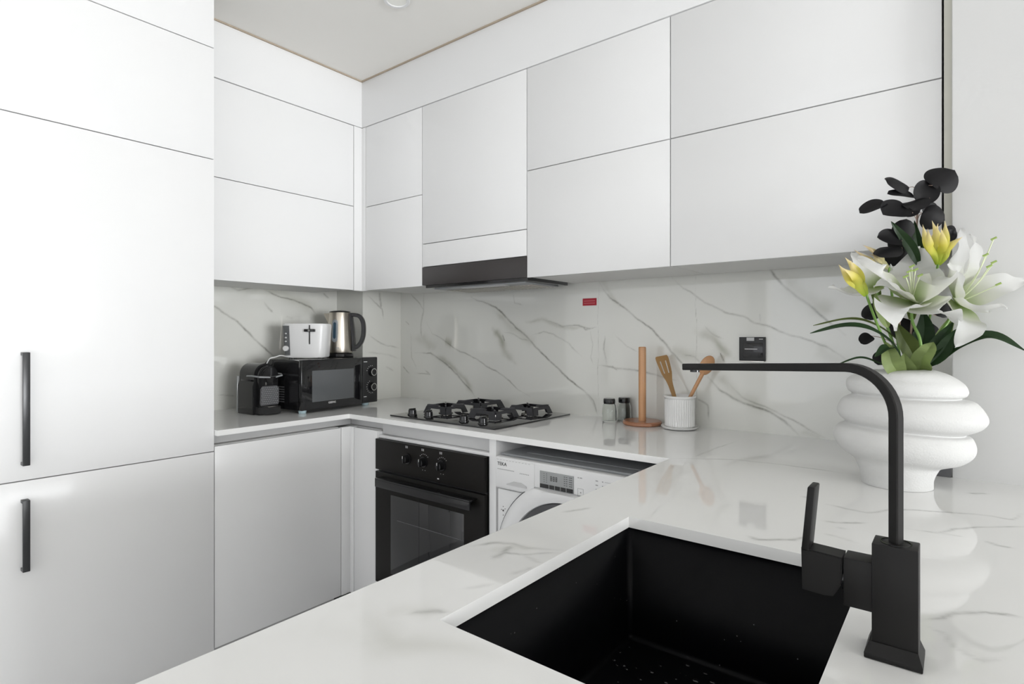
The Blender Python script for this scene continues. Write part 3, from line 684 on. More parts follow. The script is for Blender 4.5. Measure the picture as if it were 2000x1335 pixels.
for kx in (0.885, 0.985, 1.185, 1.285):
    x = kx - loc[0]; y = -0.492 - loc[1]
    k = MB().lathe([(.020, zt), (.020, zt + .004), (.0175, zt + .006), (.0165, zt + .022), (.014, zt + .025), (0, zt + .025)], 32, Matrix.Translation((x, y, 0)))
    k.box(x - .004, x + .004, y - .016, y + .016, zt + .022, zt + .029, bev=.001); k.build('knob', M['black'], t)

# ------------------------------------------------------------------ sink and tap
loc = ((SX0 + SX1) / 2, (SY0 + SY1) / 2, 0.0); t = thing('sink', loc, 'black composite undermount sink sunk into the near worktop', 'sink')
def bowl():
    bm = bmesh.new(); bmesh.ops.create_cube(bm, size=1)
    hx, hy = (SX1 - SX0) / 2 + .003, (SY1 - SY0) / 2 + .003
    for v in bm.verts:
        k = 1.0 if v.co.z > 0 else 0.985
        v.co = Vector((v.co.x * 2 * hx * k, v.co.y * 2 * hy * k, 0.879 if v.co.z > 0 else 0.672))
    bmesh.ops.delete(bm, geom=[f for f in bm.faces if f.normal.z > 0.9 or all(v.co.z > .8 for v in f.verts)], context='FACES')
    bmesh.ops.bevel(bm, geom=[e for e in bm.edges if not all(v.co.z > .8 for v in e.verts)], offset=.010, segments=4, affect='EDGES', profile=0.5)
    bmesh.ops.recalc_face_normals(bm, faces=bm.faces); bmesh.ops.reverse_faces(bm, faces=bm.faces)
    mb = MB(); mb._add(bm); return mb
o = bowl().build('bowl', M['sink'], t)
sm = o.modifiers.new('thick', 'SOLIDIFY'); sm.thickness = -0.006; sm.offset = 1
MB().lathe([(0, .6735), (.043, .6735), (.045, .676), (.036, .6765), (.032, .6745), (0, .6745)], 36, Matrix.Translation((0.02, -0.10, 0))).build('drain', M['steel'], t)
dr_ = MB()
for i in range(34):
    if i < 9: u0, v0 = [(1210, 1272), (1228, 1262), (1198, 1287), (1242, 1303), (1272, 1311), (1250, 1325), (1320, 1325), (1300, 1331), (1206, 1330)][i]
    else: u0, v0 = random.uniform(1190, 1420), random.uniform(1290, 1420)
    p = on_z(u0, v0, .673); x, y = p.x - loc[0], p.y - loc[1]; r = random.uniform(.002, .0055)
    dr_.lathe([(r, .6728), (r * .7, .6728 + r * .22), (0, .6728 + r * .3)], 12, Matrix.Translation((x, y, 0)) @ Matrix.Diagonal((1.3, .8, 1, 1)))
wd_ = dr_.build('water_drops', M['blackglass'], t); wd_['kind'] = 'stuff'

loc = (2.6655, -1.398, ZT + .0005); t = thing('kitchen_tap', loc, 'matt black square tap with side lever beside the sink', 'tap')
b = MB().box(-0.0270, 0.0245, -0.0230, 0.0230, 0, 0.006, bev=.001); b.box(-0.0270, 0.0245, -0.0230, 0.0230, 0.005, 0.017, taper=(.84, .76)); b.build('base_plate', M['tap'], t)
b = MB().box(-0.0205, 0.0205, -0.0165, 0.0165, 0.014, 0.1215, bev=.0012); b.build('body', M['tap'], t)
MB().lathe([(.0145, .1214), (.0145, .1222), (.0135, .1222), (.0135, .1216)], 40).build('swivel_ring', M['black'], t)
b = MB().box(-0.0472, -0.019, -0.0145, 0.0145, 0.046, 0.099, bev=.0012); b.build('valve_arm', M['tap'], t)
c_ = MB().prism([(-.0485, .098), (-.0485, .074), (-.051, .064), (-.057, .053), (-.066, .0515), (-.0885, .0525), (-.0895, .100)], .029, Matrix.Translation((0, .0145, 0)) @ Matrix.Rotation(PI / 2, 4, 'X'), bev=.0012)
cap = c_.build('lever_cap', M['tap'], t)
MB().cyl((-.050, 0, .072), (-.040, 0, .072), .0125, seg=24).build('cartridge', M['black'], t)
MB().cyl((-.0485, 0, .0575), (-.0425, 0, .0575), .0028, seg=14).build('chrome_pin', M['chrome'], t)
lv = MB().box(-0.0895, -0.0815, -0.0145, 0.0145, 0.096, 0.171, bev=.0018)
for v in lv.bm.verts: v.co.x += (v.co.z - .098) * 0.09
lv.build('lever', M['tap'], cap)
sd = Vector((2.385 - 2.6655, -1.273 + 1.398, 0)); Ls = sd.length; sd.normalize(); r = .052; zc = 1.2065 - ZT
pts = [Vector((0, 0, .121)), Vector((0, 0, .20)), Vector((0, 0, zc - r))]
for k in range(1, 13):
    a = PI / 2 * k / 12; pts.append(sd * (r - r * math.cos(a)) + Vector((0, 0, zc - r + r * math.sin(a))))
for k in range(1, 9): pts.append(sd * (r + (Ls - r) * k / 8) + Vector((0, 0, zc - .0115 * k / 8)))
MB().tube(pts, 0, rect=(.0062, .0050), up=sd.cross(Vector((0, 0, 1))).normalized()).build('spout', M['tap'], t)
e_ = sd * (Ls - .020) + Vector((0, 0, zc - .0148)); MB().cyl(e_, e_ - Vector((0, 0, .0035)), .007, seg=20).build('aerator', M['black'], t)

# ------------------------------------------------------------------ microwave
mw = thing('microwave', (0.419, -0.531, ZT + .0005), 'black compact microwave oven with two round dials on the left worktop', 'microwave', rotz=math.radians(5.0))
W2 = 0.2225
b = MB(); b.prism([(-.0, .014), (-.0, .232), (-.045, .236), (-.225, .236), (-.262, .215), (-.262, .014)], 2 * W2 - .004, Matrix.Translation((0, W2 - .002, 0)) @ Matrix.Rotation(PI / 2, 4, 'X'), bev=.004)
b.build('body', M['black'], mw)
v_ = MB()
for q in range(7): v_.box(-.175, -.105, -W2 + .0012, -W2 + .003, .045 + q * .011, .050 + q * .011)
v_.build('vent_slots', M['darkplastic'], mw, smooth=False)
d = MB().box(0.0, 0.020, -W2, 0.125, 0.014, 0.238, bev=.004).build('door', M['blackglass'], mw)
B(0.0195, 0.0212, -W2 + .055, 0.070, 0.048, 0.188, bev=.0005).build('window', M['mesh_window'], d)
MB().box(0.0195, 0.0205, -W2 + .02, 0.095, 0.030, 0.212, bev=.0003).build('glass_border', M['blackglass'], d)
MB().box(0.020, 0.034, 0.098, 0.110, 0.035, 0.205, bev=.003).build('handle', M['blackglass'], d)
text('GEEPAS', 'logo', 0.0125, M['inkw'], d, (0.0208, -0.058, 0.038), (PI / 2, 0, PI / 2), align='CENTER')
cp = MB().box(0.0, 0.020, 0.127, W2, 0.014, 0.238, bev=.004).build('control_panel', M['satin'], mw)
for z in (.165, .092):
    RXm = Matrix.Translation((0.020, 0.183, z)) @ Matrix.Rotation(PI / 2, 4, 'Y')
    k = MB().lathe([(.0215, 0), (.0215, .008), (.0195, .016), (.017, .018), (0, .018)], 32, RXm).build('knob', M['black'], cp)
    MB().lathe([(.0175, .0178), (.0175, .0192), (.0150, .0192), (.0150, .0178)], 32, RXm).build('ring', M['chrome'], k)
    s = MB()
    for q in range(9 if z < .1 else 5):
        a = PI * (0.55 + .115 * q) + (0.3 if z < .1 else -0.3); yy, zz = 0.183 + .031 * math.cos(a), z + .031 * math.sin(a)
        s.box(.0199, .0206, yy - .0014, yy + .0014, zz - .0014, zz + .0014)
    s.build('dial_marks', M['inkw'], cp, smooth=False)['kind'] = 'stuff'
s = MB(); s.box(.0199, .0206, .132, .154, .215, .218); s.box(.0199, .0206, .132, .150, .044, .047); s.build('small_print', M['inkw'], cp, smooth=False)['kind'] = 'stuff'
for a in ((-.015, -W2 + .03), (-.015, W2 - .05), (-.23, -W2 + .03), (-.23, W2 - .05)): MB().cyl((a[0], a[1], 0), (a[0], a[1], .016), .016, .019, 20).build('foot', M['bluefoot'], mw)

# ------------------------------------------------------------------ capsule coffee machine
cm = thing('coffee_machine', (0.26, -0.838, ZT + .0005), 'small black capsule coffee machine left of the microwave', 'coffee machine', rotz=math.radians(3))
def arch(w1, z1, w2, z2, zt_, n=14, wb=None):
    """front outline: lower half-width w1 up to z1, shoulder to half-width w2 at z2, round top at zt_"""
    right = [(wb or w1, 0.0), (w1, .01), (w1, z1), (w2, z2)]
    r = w2; c = zt_ - r
    right += [(w2, max(c, z2 + .001))] + [(r * math.cos(PI / 2 * k / n), c + r * math.sin(PI / 2 * k / n)) for k in range(1, n)]
    return right + [(0, zt_)] + [(-x, z) for x, z in reversed(right)]
YZ = Matrix(((0, 0, 1, 0), (1, 0, 0, 0), (0, 1, 0, 0), (0, 0, 0, 1)))   # prism xy -> yz, extrude along x
b = MB().prism(arch(.057, .125, .050, .145, .222), .125, Matrix.Translation((-.075, 0, 0)) @ YZ, bev=.004, seg=3); b.build('body', M['black'], cm)
h = MB().prism(arch(.046, .02, .0455, .13, .214), .030, Matrix.Translation((.045, 0.003, 0)) @ YZ, bev=.006, seg=3)
h.build('head', M['black'], cm)
hp = MB().prism([(.040, .150)] + [(.040 * math.cos(PI * k / 20), .168 + .040 * math.sin(PI * k / 20)) for k in range(21)] + [(-.040, .150)], .010, Matrix.Translation((.074, 0.003, 0)) @ YZ, bev=.004, seg=3)
hp.build('front_hood', M['black'], cm)
MB().cyl((.082, .004, .140), (.082, .004, .166), .018, .026, 28).build('spout', M['black'], cm)
for y in (-.014, .018): B(.0755, .0775, y - .002, y + .002, .128, .172).build('chrome_strip', M['chrome'], cm)
lvp = [(.01, -.062, .168), (.05, -.064, .170), (.088, -.050, .166), (.100, -.010, .163), (.100, .016, .163), (.088, .056, .168), (.060, .070, .172), (.03, .066, .174)]
MB().tube(lvp, .0038, seg=10).build('lever', M['greyplastic'], cm)
g = MB().prism([(-.040, .040), (.042, .040), (.046, .050), (.046, .112), (.036, .124), (-.032, .124), (-.042, .112), (-.044, .050)], .006, Matrix.Translation((.074, 0.002, 0)) @ YZ, bev=.002)
g.build('cup_panel', M['darkplastic'], cm)
g = MB()
for i in range(9):
    for j in range(9): g.box(.0795, .0822, -.036 + i * .0085 + (.004 if j % 2 else 0), -.0325 + i * .0085 + (.004 if j % 2 else 0), .047 + j * .0085, .0505 + j * .0085)
g.build('panel_texture', M['greyplastic'], cm)['kind'] = 'stuff'
tr = MB().prism([(-.075, -.045), (.085, -.045), (.112, -.022), (.112, .035), (.085, .052), (-.075, .052)], .030, Matrix.Translation((0, 0, .004)), bev=.002); tr.build('drip_tray', M['satin'], cm)
B(.07, .105, -.018, .030, .034, .0365, bev=.001).build('tray_grid', M['steel'], cm)
B(-.086, -.077, -.058, .050, .004, .165, bev=.003).build('water_tank', M['tank'], cm)
B(-.045, .03, -.0585, -.057, .146, .152, bev=.0005).build('side_slot', M['black'], cm)

# ------------------------------------------------------------------ toaster
MT = ZT + .0005 + .2365
p = at(600.5, 699, 2.745); ts = thing('toaster', (p.x, p.y, MT), 'white two-slot toaster with dark control strip on top of the microwave', 'toaster', rotz=YAW)
def supers(hx, hy, n=48, e=3.4):
    out = []
    for k in range(n):
        a = 2 * PI * k / n; c, s_ = math.cos(a), math.sin(a)
        out.append((hx * abs(c) ** (2 / e) * (1 if c >= 0 else -1), hy * abs(s_) ** (2 / e) * (1 if s_ >= 0 else -1)))
    return out
def loft(rings, m, name, parent, close=(True, True)):
    bm = bmesh.new(); R_ = [[bm.verts.new(q) for q in r] for r in rings]; n = len(R_[0])
    for a, b in zip(R_, R_[1:]):
        for k in range(n): bm.faces.new((a[k], a[(k + 1) % n], b[(k + 1) % n], b[k]))
    if close[0]: bm.faces.new(R_[0][::-1])
    if close[1]: bm.faces.new(R_[-1])
    bmesh.ops.recalc_face_normals(bm, faces=bm.faces)
    mb = MB(); mb._add(bm); return mb.build(name, m, parent)
rings = []
for z, k in ((0.004, .86), (.010, .90), (.05, .925), (.10, .955), (.15, .99), (.160, .985), (.165, .955)): rings.append([(x * k, y * (.9 + .1 * k), z) for x, y in supers(.110, .068)])
tb = loft(rings, M['whiteplastic'], 'body', ts)
for y in (-.018, .018): B(-.075, .075, y - .009, y + .009, .160, .1662, bev=.0015).build('bread_slot', M['black'], ts)
# control strip wrapped round the left front corner, built as its own curved plate
strip = bmesh.new(); sup = supers(.1105, .0685, 240); sel = [q for q in sup if q[1] < 0 and -.100 < q[0] < -.062]
sel.sort(); R_ = []
for z, k in ((.016, .905), (.05, .928), (.10, .958), (.155, .995)): R_.append([strip.verts.new((x * k * 1.006, y * (.9 + .1 * k) * 1.012, z)) for x, y in sel])
for a, b in zip(R_, R_[1:]):
    for k in range(len(a) - 1): strip.faces.new((a[k], a[k + 1], b[k + 1], b[k]))
bmesh.ops.solidify(strip, geom=strip.faces[:], thickness=.001); mb = MB(); mb._add(strip); cs_ = mb.build('control_strip', M['greyplastic'], ts)
for z in (.118, .099, .081):
    MB().cyl((-.0780, -.0590, z), (-.0795, -.0675, z), .0032, seg=14).build('button', M['inkw'], cs_)
k = MB().cyl((-.0765, -.0560, .048), (-.0785, -.0740, .048), .0125, seg=28, bev=.001); k.build('dial', M['whiteplastic'], cs_)
s = MB(); s.box(.033, .037, -.0720, -.0640, .068, .158, bev=.0008); s.build('slide_slot', M['black'], ts, smooth=False)
s = MB().box(.012, .062, -.080, -.066, .126, .139, bev=.002); s.build('lever', M['black'], ts)
MB().cyl((.035, -.081, .1325), (.035, -.079, .1325), .005, seg=18).build('lever_badge', M['chrome'], ts)
for a in ((-.07, -.03), (.07, -.03), (-.07, .03), (.07, .03)): MB().cyl((a[0], a[1], 0), (a[0], a[1], .006), .008, seg=14).build('foot', M['black'], ts)

# ------------------------------------------------------------------ kettle
p = at(664, 697, 2.90); kt = thing('kettle', (p.x, p.y, MT), 'brushed steel electric kettle on its black base on top of the microwave', 'kettle', rotz=YAW)
MB().lathe([(0, 0), (.066, 0), (.068, .004), (.066, .016), (.058, .021), (0, .021)], 48).build('base', M['black'], kt)
kb = MB().lathe([(0, .022), (.061, .022), (.0625, .028), (.0625, .06), (.060, .12), (.056, .18), (.0535, .222), (.0525, .226), (0, .226)], 64); kb.build('body', M['brushed'], kt)
MB().lathe([(.0535, .2262), (.050, .231), (.030, .236), (0, .2375)], 48).build('lid', M['black'], kt)
sp = bmesh.new()
tri = [(-.048, -.020, .222), (-.048, .020, .222), (-.082, .004, .221), (-.082, -.004, .221), (-.057, -.006, .165), (-.057, .006, .165)]
V_ = [sp.verts.new(q) for q in tri]
for f_ in ((0, 3, 4), (1, 5, 2), (2, 5, 4, 3), (0, 1, 2, 3), (0, 4, 5, 1)): sp.faces.new([V_[i] for i in f_])
mb = MB(); mb._add(sp); mb.build('spout', M['brushed'], kt)
hn = [(.045, 0, .214), (.070, 0, .214), (.098, 0, .208), (.115, 0, .185), (.121, 0, .150), (.119, 0, .110), (.108, 0, .075), (.088, 0, .052), (.064, 0, .046)]
def smooth_pts(pts, n=5):
    pts = [Vector(p) for p in pts]; out = []
    for i in range(len(pts) - 1):
        a = pts[max(i - 1, 0)]; b = pts[i]; c = pts[i + 1]; d_ = pts[min(i + 2, len(pts) - 1)]
        for k in range(n):
            s_ = k / n; out.append(0.5 * ((2 * b) + (c - a) * s_ + (2 * a - 5 * b + 4 * c - d_) * s_ ** 2 + (3 * b - a - 3 * c + d_) * s_ ** 3))
    return out + [pts[-1]]
MB().tube(smooth_pts(hn), 0, rect=(.013, .0095), up=Vector((0, 1, 0))).build('handle', M['satin'], kt)
MB().tube([(.055, 0, .218), (.064, 0, .15), (.069, 0, .09), (.071, 0, .030)], 0, rect=(.014, .008), up=Vector((0, 1, 0))).build('handle_spine', M['satin'], kt)
def curved_patch(r_of_z, a0, z0, z1, hw, off, n=16):
    """stadium-shaped patch lying on the round body"""
    bm = bmesh.new(); rows = []
    for i in range(n + 1):
        z = z0 + (z1 - z0) * i / n; e = min(z - z0, z1 - z); h = hw * (math.sqrt(max(0, 1 - (1 - e / hw) ** 2)) if e < hw else 1); h = max(h, .0008)
        rr = r_of_z(z) + off; rows.append([bm.verts.new((rr * math.cos(a0 + s_ * h / rr), rr * math.sin(a0 + s_ * h / rr), z)) for s_ in np.linspace(-1, 1, 7)])
    for a, b in zip(rows, rows[1:]):
        for k in range(6): bm.faces.new((a[k], a[k + 1], b[k + 1], b[k]))
    bmesh.ops.solidify(bm, geom=bm.faces[:], thickness=.001); mb = MB(); mb._add(bm); return mb
rz = lambda z: float(np.interp(z, [.03, .06, .12, .18, .22], [.0625, .0625, .060, .056, .0535]))
a0 = math.radians(262)
g1 = curved_patch(rz, a0, .075, .190, .0150, .0015).build('gauge', M['gauge'], kt)
curved_patch(rz, a0, .092, .176, .0070, .0028).build('gauge_scale', M['gaugeblue'], g1)
s = MB()
for i in range(5):
    a = a0 + .1 + i * .06; s.box(rz(.045) * math.cos(a) - .001, rz(.045) * math.cos(a) + .001, rz(.045) * math.sin(a) - .001, rz(.045) * math.sin(a) + .0002, .044, .050)
s.build('maker_mark', M['greyplastic'], kt, smooth=False)['kind'] = 'stuff'

# white power cord draped over the microwave's back corner
pts = [at(u, v, d) for u, v, d in ((571, 697, 2.70), (560, 696, 2.66), (548, 694, 2.62), (538, 697, 2.61), (527, 704, 2.60), (520, 712, 2.60), (514, 730, 2.61), (512, 760, 2.62), (513, 790, 2.62))]
for q in pts[:5]: q.z = max(q.z, MT + .003)
o = MB().tube(smooth_pts(pts), .0028, seg=10).build('power_cord', M['whiteplastic']); tag(o, 'thin white power cord looping off the microwave\'s top behind the coffee machine', 'cord')

# ------------------------------------------------------------------ things by the splashback
def jar(u, v, label):
    p = on_z(u, v); p.z = ZT + .0005
    o = thing('spice_jar', p, label, 'jar', group='small glass jars with black lids')
    MB().lathe([(0, 0), (.0265, 0), (.0285, .004), (.0285, .045), (.0255, .066), (.0215, .073), (.0215, .078), (.0195, .078), (.0195, .072), (.0235, .064), (.0262, .044), (.0262, .006), (0, .004)], 40).build('glass', M['glass'], o)
    MB().lathe([(0, .072), (.0225, .072), (.0238, .076), (.0232, .090), (.0215, .093), (0, .093)], 40, flute=(.075, .091, 24, .0012)).build('lid', M['black'], o)
jar(1190, 823, 'small clear glass jar with black lid, the left one, farther from the roll holder')
jar(1219, 820.6, 'small clear glass jar with black lid, the right one, next to the roll holder')
p = on_z(1254.5, 828.5); p.z = ZT + .0005
o = thing('paper_towel_holder', p, 'wooden kitchen roll holder with upright pole and no roll', 'paper towel holder')
MB().lathe([(0, 0), (.070, 0), (.0745, .004), (.0745, .012), (.070, .016), (.015, .016), (0, .016)], 56).build('base', M['woodbase'], o)
MB().lathe([(0, .016), (.0145, .016), (.0145, .298), (.0125, .301), (0, .3015)], 32).build('pole', M['wood'], o)
p = on_z(1327.5, 836.5); p.z = ZT + .0005; CR = p.copy()
o = thing('utensil_crock', p, 'white fluted ceramic crock on a matching saucer holding two utensils', 'crock')
MB().lathe([(0, 0), (.050, 0), (.062, .003), (.068, .010), (.066, .011), (.058, .006), (0, .006)], 64).build('saucer', M['ceramic'], o)
MB().lathe([(0, .007), (.050, .007), (.054, .012), (.0542, .016), (.0543, .05), (.0544, .08), (.0545, .108), (.0545, .112), (.0585, .116), (.0590, .121), (.0565, .123), (.0520, .120), (.0505, .112), (.0505, .014), (0, .012)], 216, flute=(.013, .111, 36, .0030)).build('pot', M['ceramic'], o)

def board(rows, th, m, name, parent=None, holes=()):
    """flat utensil: rows of (centre point, half width) swept with a given across-direction"""
    return None
def flat_utensil(name, label, cat, p_low, p_high, outline, th, m, across, slots=()):
    ax = (p_high - p_low).normalized(); L = (p_high - p_low).length
    ac = (across - ax * across.dot(ax)).normalized(); nn = ax.cross(ac)
    mtx = Matrix(((ac.x, ax.x, nn.x, p_low.x), (ac.y, ax.y, nn.y, p_low.y), (ac.z, ax.z, nn.z, p_low.z), (0, 0, 0, 1)))
    bm = bmesh.new(); rows = []
    ys_ = sorted(outline)
    cols = 13
    for y, hw in ys_: rows.append([bm.verts.new((hw * (2 * k / (cols - 1) - 1), y * L, -th / 2 * (1 + 0))) for k in range(cols)])
    fl = []
    for i, (a, b) in enumerate(zip(rows, rows[1:])):
        for k in range(cols - 1):
            yc = (ys_[i][0] + ys_[i + 1][0]) / 2
            if any(s0 < yc < s1 and k in ks for s0, s1, ks in slots): continue
            fl.append(bm.faces.new((a[k], a[k + 1], b[k + 1], b[k])))
    bmesh.ops.solidify(bm, geom=bm.faces[:], thickness=th)
    bmesh.ops.delete(bm, geom=[v for v in bm.verts if not v.link_faces], context='VERTS')
    mb = MB(); mb._add(bm, mtx); o = mb.build(name, m); return tag(o, label, cat)
lo = CR + Vector((.012, .0, .02)); d0 = 2.165
hi = at(1291, 695, 2.20)
ol = [(0, .006), (.3, .0065), (.45, .0085), (.55, .0095), (.62, .012), (.68, .0165), (.72, .0195), (.735, .0205), (.80, .0225), (.86, .0240), (.92, .0250), (.955, .0255), (.985, .0245), (1.0, .021)]
flat_utensil('slotted_spatula', 'bamboo slotted spatula leaning left in the white crock', 'spatula', lo, hi, ol, .005, M['bamboo'], RV, slots=[(.735, .92, (3, 8))])
lo = CR + Vector((-.012, .0, .02)); hi = at(1389, 697, 2.06)
sp_o = thing('wooden_spoon', (0, 0, 0), 'wooden spoon leaning right in the white crock behind the tap', 'spoon')
ax = (hi - lo); L = ax.length; ax.normalize()
MB().tube([lo + ax * L * k / 10 for k in range(9)], .0055, seg=12, r_end=.0075).build('handle', M['wood'], sp_o)
c0 = lo + ax * (L - .034); wx = (RV - ax * RV.dot(ax)).normalized(); wy = ax.cross(wx)
bmx = Matrix(((wx.x, wy.x, ax.x, c0.x), (wx.y, wy.y, ax.y, c0.y), (wx.z, wy.z, ax.z, c0.z), (0, 0, 0, 1))) @ Matrix.Diagonal((.95, .35, 1.4, 1))
b = bmesh.new(); bmesh.ops.create_uvsphere(b, u_segments=24, v_segments=14, radius=.0275)
mb = MB(); mb._add(b, bmx @ Matrix.Rotation(0, 4, 'Z')); mb.build('bowl', M['wood'], sp_o)

# switch plate and sticker on the splashback
loc = (2.1355, -0.0005, 1.197); o = thing('switch_plate', loc, 'square black switch plate on the marble splashback', 'switch')
B(-.0445, .0445, -.009, 0, -.0425, .0425, bev=.0012).build('plate', M['satin'], o)
B(-.030, .037, -.0105, -.0088, -.030, .022, bev=.0006).build('rocker', M['black'], o)
B(-.018, .008, -.0112, -.0088, .029, .041, bev=.0004).build('top_label', M['rail'], o)
s = MB()
for q in range(12): s.box(-.024 + q * .0036, -.0214 + q * .0036, -.0112, -.0104, -.0015, .0012)
for q in range(4): s.box(.024 + q * .0034, .0266 + q * .0034, -.0096, -.0089, .034, .0365)
s.build('small_print', M['inkw'], o, smooth=False)['kind'] = 'stuff'
B(-.040, .040, -.0075, -.001, -.0462, -.0426, bev=.0004).build('lower_edge', M['steel'], o)
loc = (1.4645, -0.0005, 1.390); o = thing('sticker', loc, 'small red rectangular sticker on the splashback near the hood', 'sticker')
B(-.034, .034, -.0012, 0, -.0155, .0155).build('sheet', M['red'], o, smooth=False)
s = MB()
for z in (.0045, -.0055):
    for q in range(14): s.box(-.027 + q * .0039, -.0242 + q * .0039, -.0017, -.0011, z - .0016, z + .0016)
s.build('small_print', M['pink'], o, smooth=False)['kind'] = 'stuff'
s = MB()

# ------------------------------------------------------------------ ceiling downlights
def downlight(x, y, label):
    o = thing('downlight', (x, y, CEIL), label, 'ceiling light', group='round recessed ceiling lights')
    MB().lathe([(.036, -.001), (.048, -.001), (.050, -.004), (.048, -.006), (.038, -.006), (.036, -.003)], 40).build('trim_ring', M['whiteplastic'], o)
    MB().lathe([(0, -.0015), (.036, -.0015), (.036, -.003), (0, -.003)], 40).build('diffuser', M['lamp'], o)
downlight(1.03, -0.70, 'white round downlight in the ceiling, at the top edge over the kitchen corner')

# ------------------------------------------------------------------ vase
DV = 1.314
PH0 = math.atan((1753 - 1000) / FPX); DR = DV / math.cos(PH0)
base = at(1753, 942, DV); base.z = ZT + .0005
vs = thing('vase', base, 'large white matt stoneware vase of three bulging tiers beside the wall', 'vase', rotz=YAW - PH0)
Lp = [(1712, 721), (1690, 723), (1672, 729), (1656, 737), (1652, 747), (1655, 759), (1663, 767.5), (1645, 776), (1635, 794), (1638, 808), (1650, 820.5), (1634, 829), (1627, 845), (1634, 862), (1648, 877), (1666, 889), (1675, 905), (1680, 921), (1683, 942)]
Rp = [(1810, 721), (1830, 724), (1859, 734), (1884, 750), (1893, 765), (1890, 774), (1880, 780), (1910, 789), (1933, 821), (1920, 840), (1888, 850.5), (1901, 858), (1909, 878), (1903, 895), (1880, 908), (1842, 914), (1832, 923), (1826, 934), (1824, 942)]
def loc2(u, v):
    de = math.atan((u - 1000) / FPX) - PH0; d = DR * math.cos(de) * math.cos(de + PH0)
    return (DR * math.sin(de), CH - (v - VH) * d / FPX - base.z)
def cat(P_, n=5):
    P_ = [Vector((a, b, 0)) for a, b in P_]; return [(q.x, q.y) for q in smooth_pts(P_, n)]
LL = cat([loc2(*q) for q in Lp]); RR = cat([loc2(*q) for q in Rp]); n = 96; rings = []
LL[-1] = (LL[-1][0], 0); RR[-1] = (RR[-1][0], 0)
for (xl, zl), (xr, zr) in zip(LL, RR):
    cx, r = (xl + xr) / 2, (xr - xl) / 2; ring = []
    kd = .80 + .16 * min(1, max(0, (.105 - r) / .03))
    for k in range(n):
        a = 2 * PI * k / n; c = math.cos(a); ring.append((cx + r * c, r * min(kd, .96) * math.sin(a), max(0, (zl + zr) / 2 + (zr - zl) / 2 * c)))
    rings.append(ring)
ztop = rings[0][0][2]; cx0 = (LL[0][0] + RR[0][0]) / 2; r0 = (RR[0][0] - LL[0][0]) / 2
inner = [[(cx0 + r0 * k_ * math.cos(2 * PI * k / n), r0 * k_ * .95 * math.sin(2 * PI * k / n), ztop - dz) for k in range(n)] for k_, dz in ((.55, .17), (.92, .06), (.90, .012), (.94, .003))]
loft(inner + rings, M['vase'], 'body', vs)

# ------------------------------------------------------------------ bouquet
def bp(u, v, dd=0.0): return at(u, v, DV + dd)
def blade(pts, width, nrm, prof, cup=0.0, ruffle=0.0, rf=5, nu=18, nv=8, th=.0006, seed=0, fold=0.0, mb=None):
    """leaf or petal: a curved strip along pts; prof(t)->0..1 width profile; nrm = rough facing direction"""
    pts = smooth_pts(pts, 8); m_ = len(pts); bm = bmesh.new(); lay = bm.verts.layers.float.new('tt'); rows = []; tt = []
    cum = [0]
    for a, b in zip(pts, pts[1:]): cum.append(cum[-1] + (b - a).length)
    for i in range(nu + 1):
        t = i / nu; s_ = t * cum[-1]; j = min(max(k for k in range(m_) if cum[k] <= s_ + 1e-9), m_ - 2)
        f_ = (s_ - cum[j]) / max(1e-9, cum[j + 1] - cum[j]); p = pts[j].lerp(pts[j + 1], f_)
        d_ = (pts[min(j + 2, m_ - 1)] - pts[max(j - 1, 0)]).normalized()
        side = d_.cross(nrm).normalized(); up = side.cross(d_).normalized(); w_ = width * max(prof(t), .015)
        row = []
        for k in range(nv + 1):
            x = 2 * k / nv - 1
            h_ = cup * w_ * (x * x) + fold * w_ * abs(x) + ruffle * (abs(x) ** 2) * math.sin(rf * t * 2 * PI + seed * 1.7 + (1.3 if x > 0 else 0)) * t
            row.append(bm.verts.new(p + side * (x * w_) + up * h_))
        rows.append(row); tt.append(t)
    for row, t in zip(rows, tt):
        for v in row: v[lay] = t
    for a, b in zip(rows, rows[1:]):
        for k in range(nv): bm.faces.new((a[k], a[k + 1], b[k + 1], b[k]))
    bmesh.ops.solidify(bm, geom=bm.faces[:], thickness=th)
    mb = mb or MB(); me = bpy.data.meshes.new('t'); bm.to_mesh(me); bm.free(); mb.bm.from_mesh(me); bpy.data.meshes.remove(me)
    return mb
def pf_petal(t): return math.sin(PI * min(1, t ** .72)) ** .75 * (1 - .15 * t) if t < 1 else 0
def pf_leaf(t): return math.sin(PI * t ** .8) ** .8 if 0 < t < 1 else 0
def pf_round(t): return math.sqrt(max(0, 1 - (2 * t ** .9 - 1) ** 2)) if t < 1 else 0
def pf_obl(t): return (math.sin(PI * min(t * .5 + .12, 1)) ** .7) * (1 if t < .85 else math.sqrt(max(0, 1 - ((t - .85) / .15) ** 2)))
def pf_bud(t): return (.55 + .45 * math.sin(PI * min(1, t * 1.1))) * (1 if t < .62 else max(0, 1 - ((t - .62) / .38) ** 1.6))
TOCAM = (CAM - base).normalized(); UP = Vector((0, 0, 1))
neck = [bp(1762, 742, 0), bp(1770, 742, .02), bp(1778, 742, -.02), bp(1790, 742, .01), bp(1754, 742, .03), bp(1785, 742, .03)]
PXM = DV / FPX
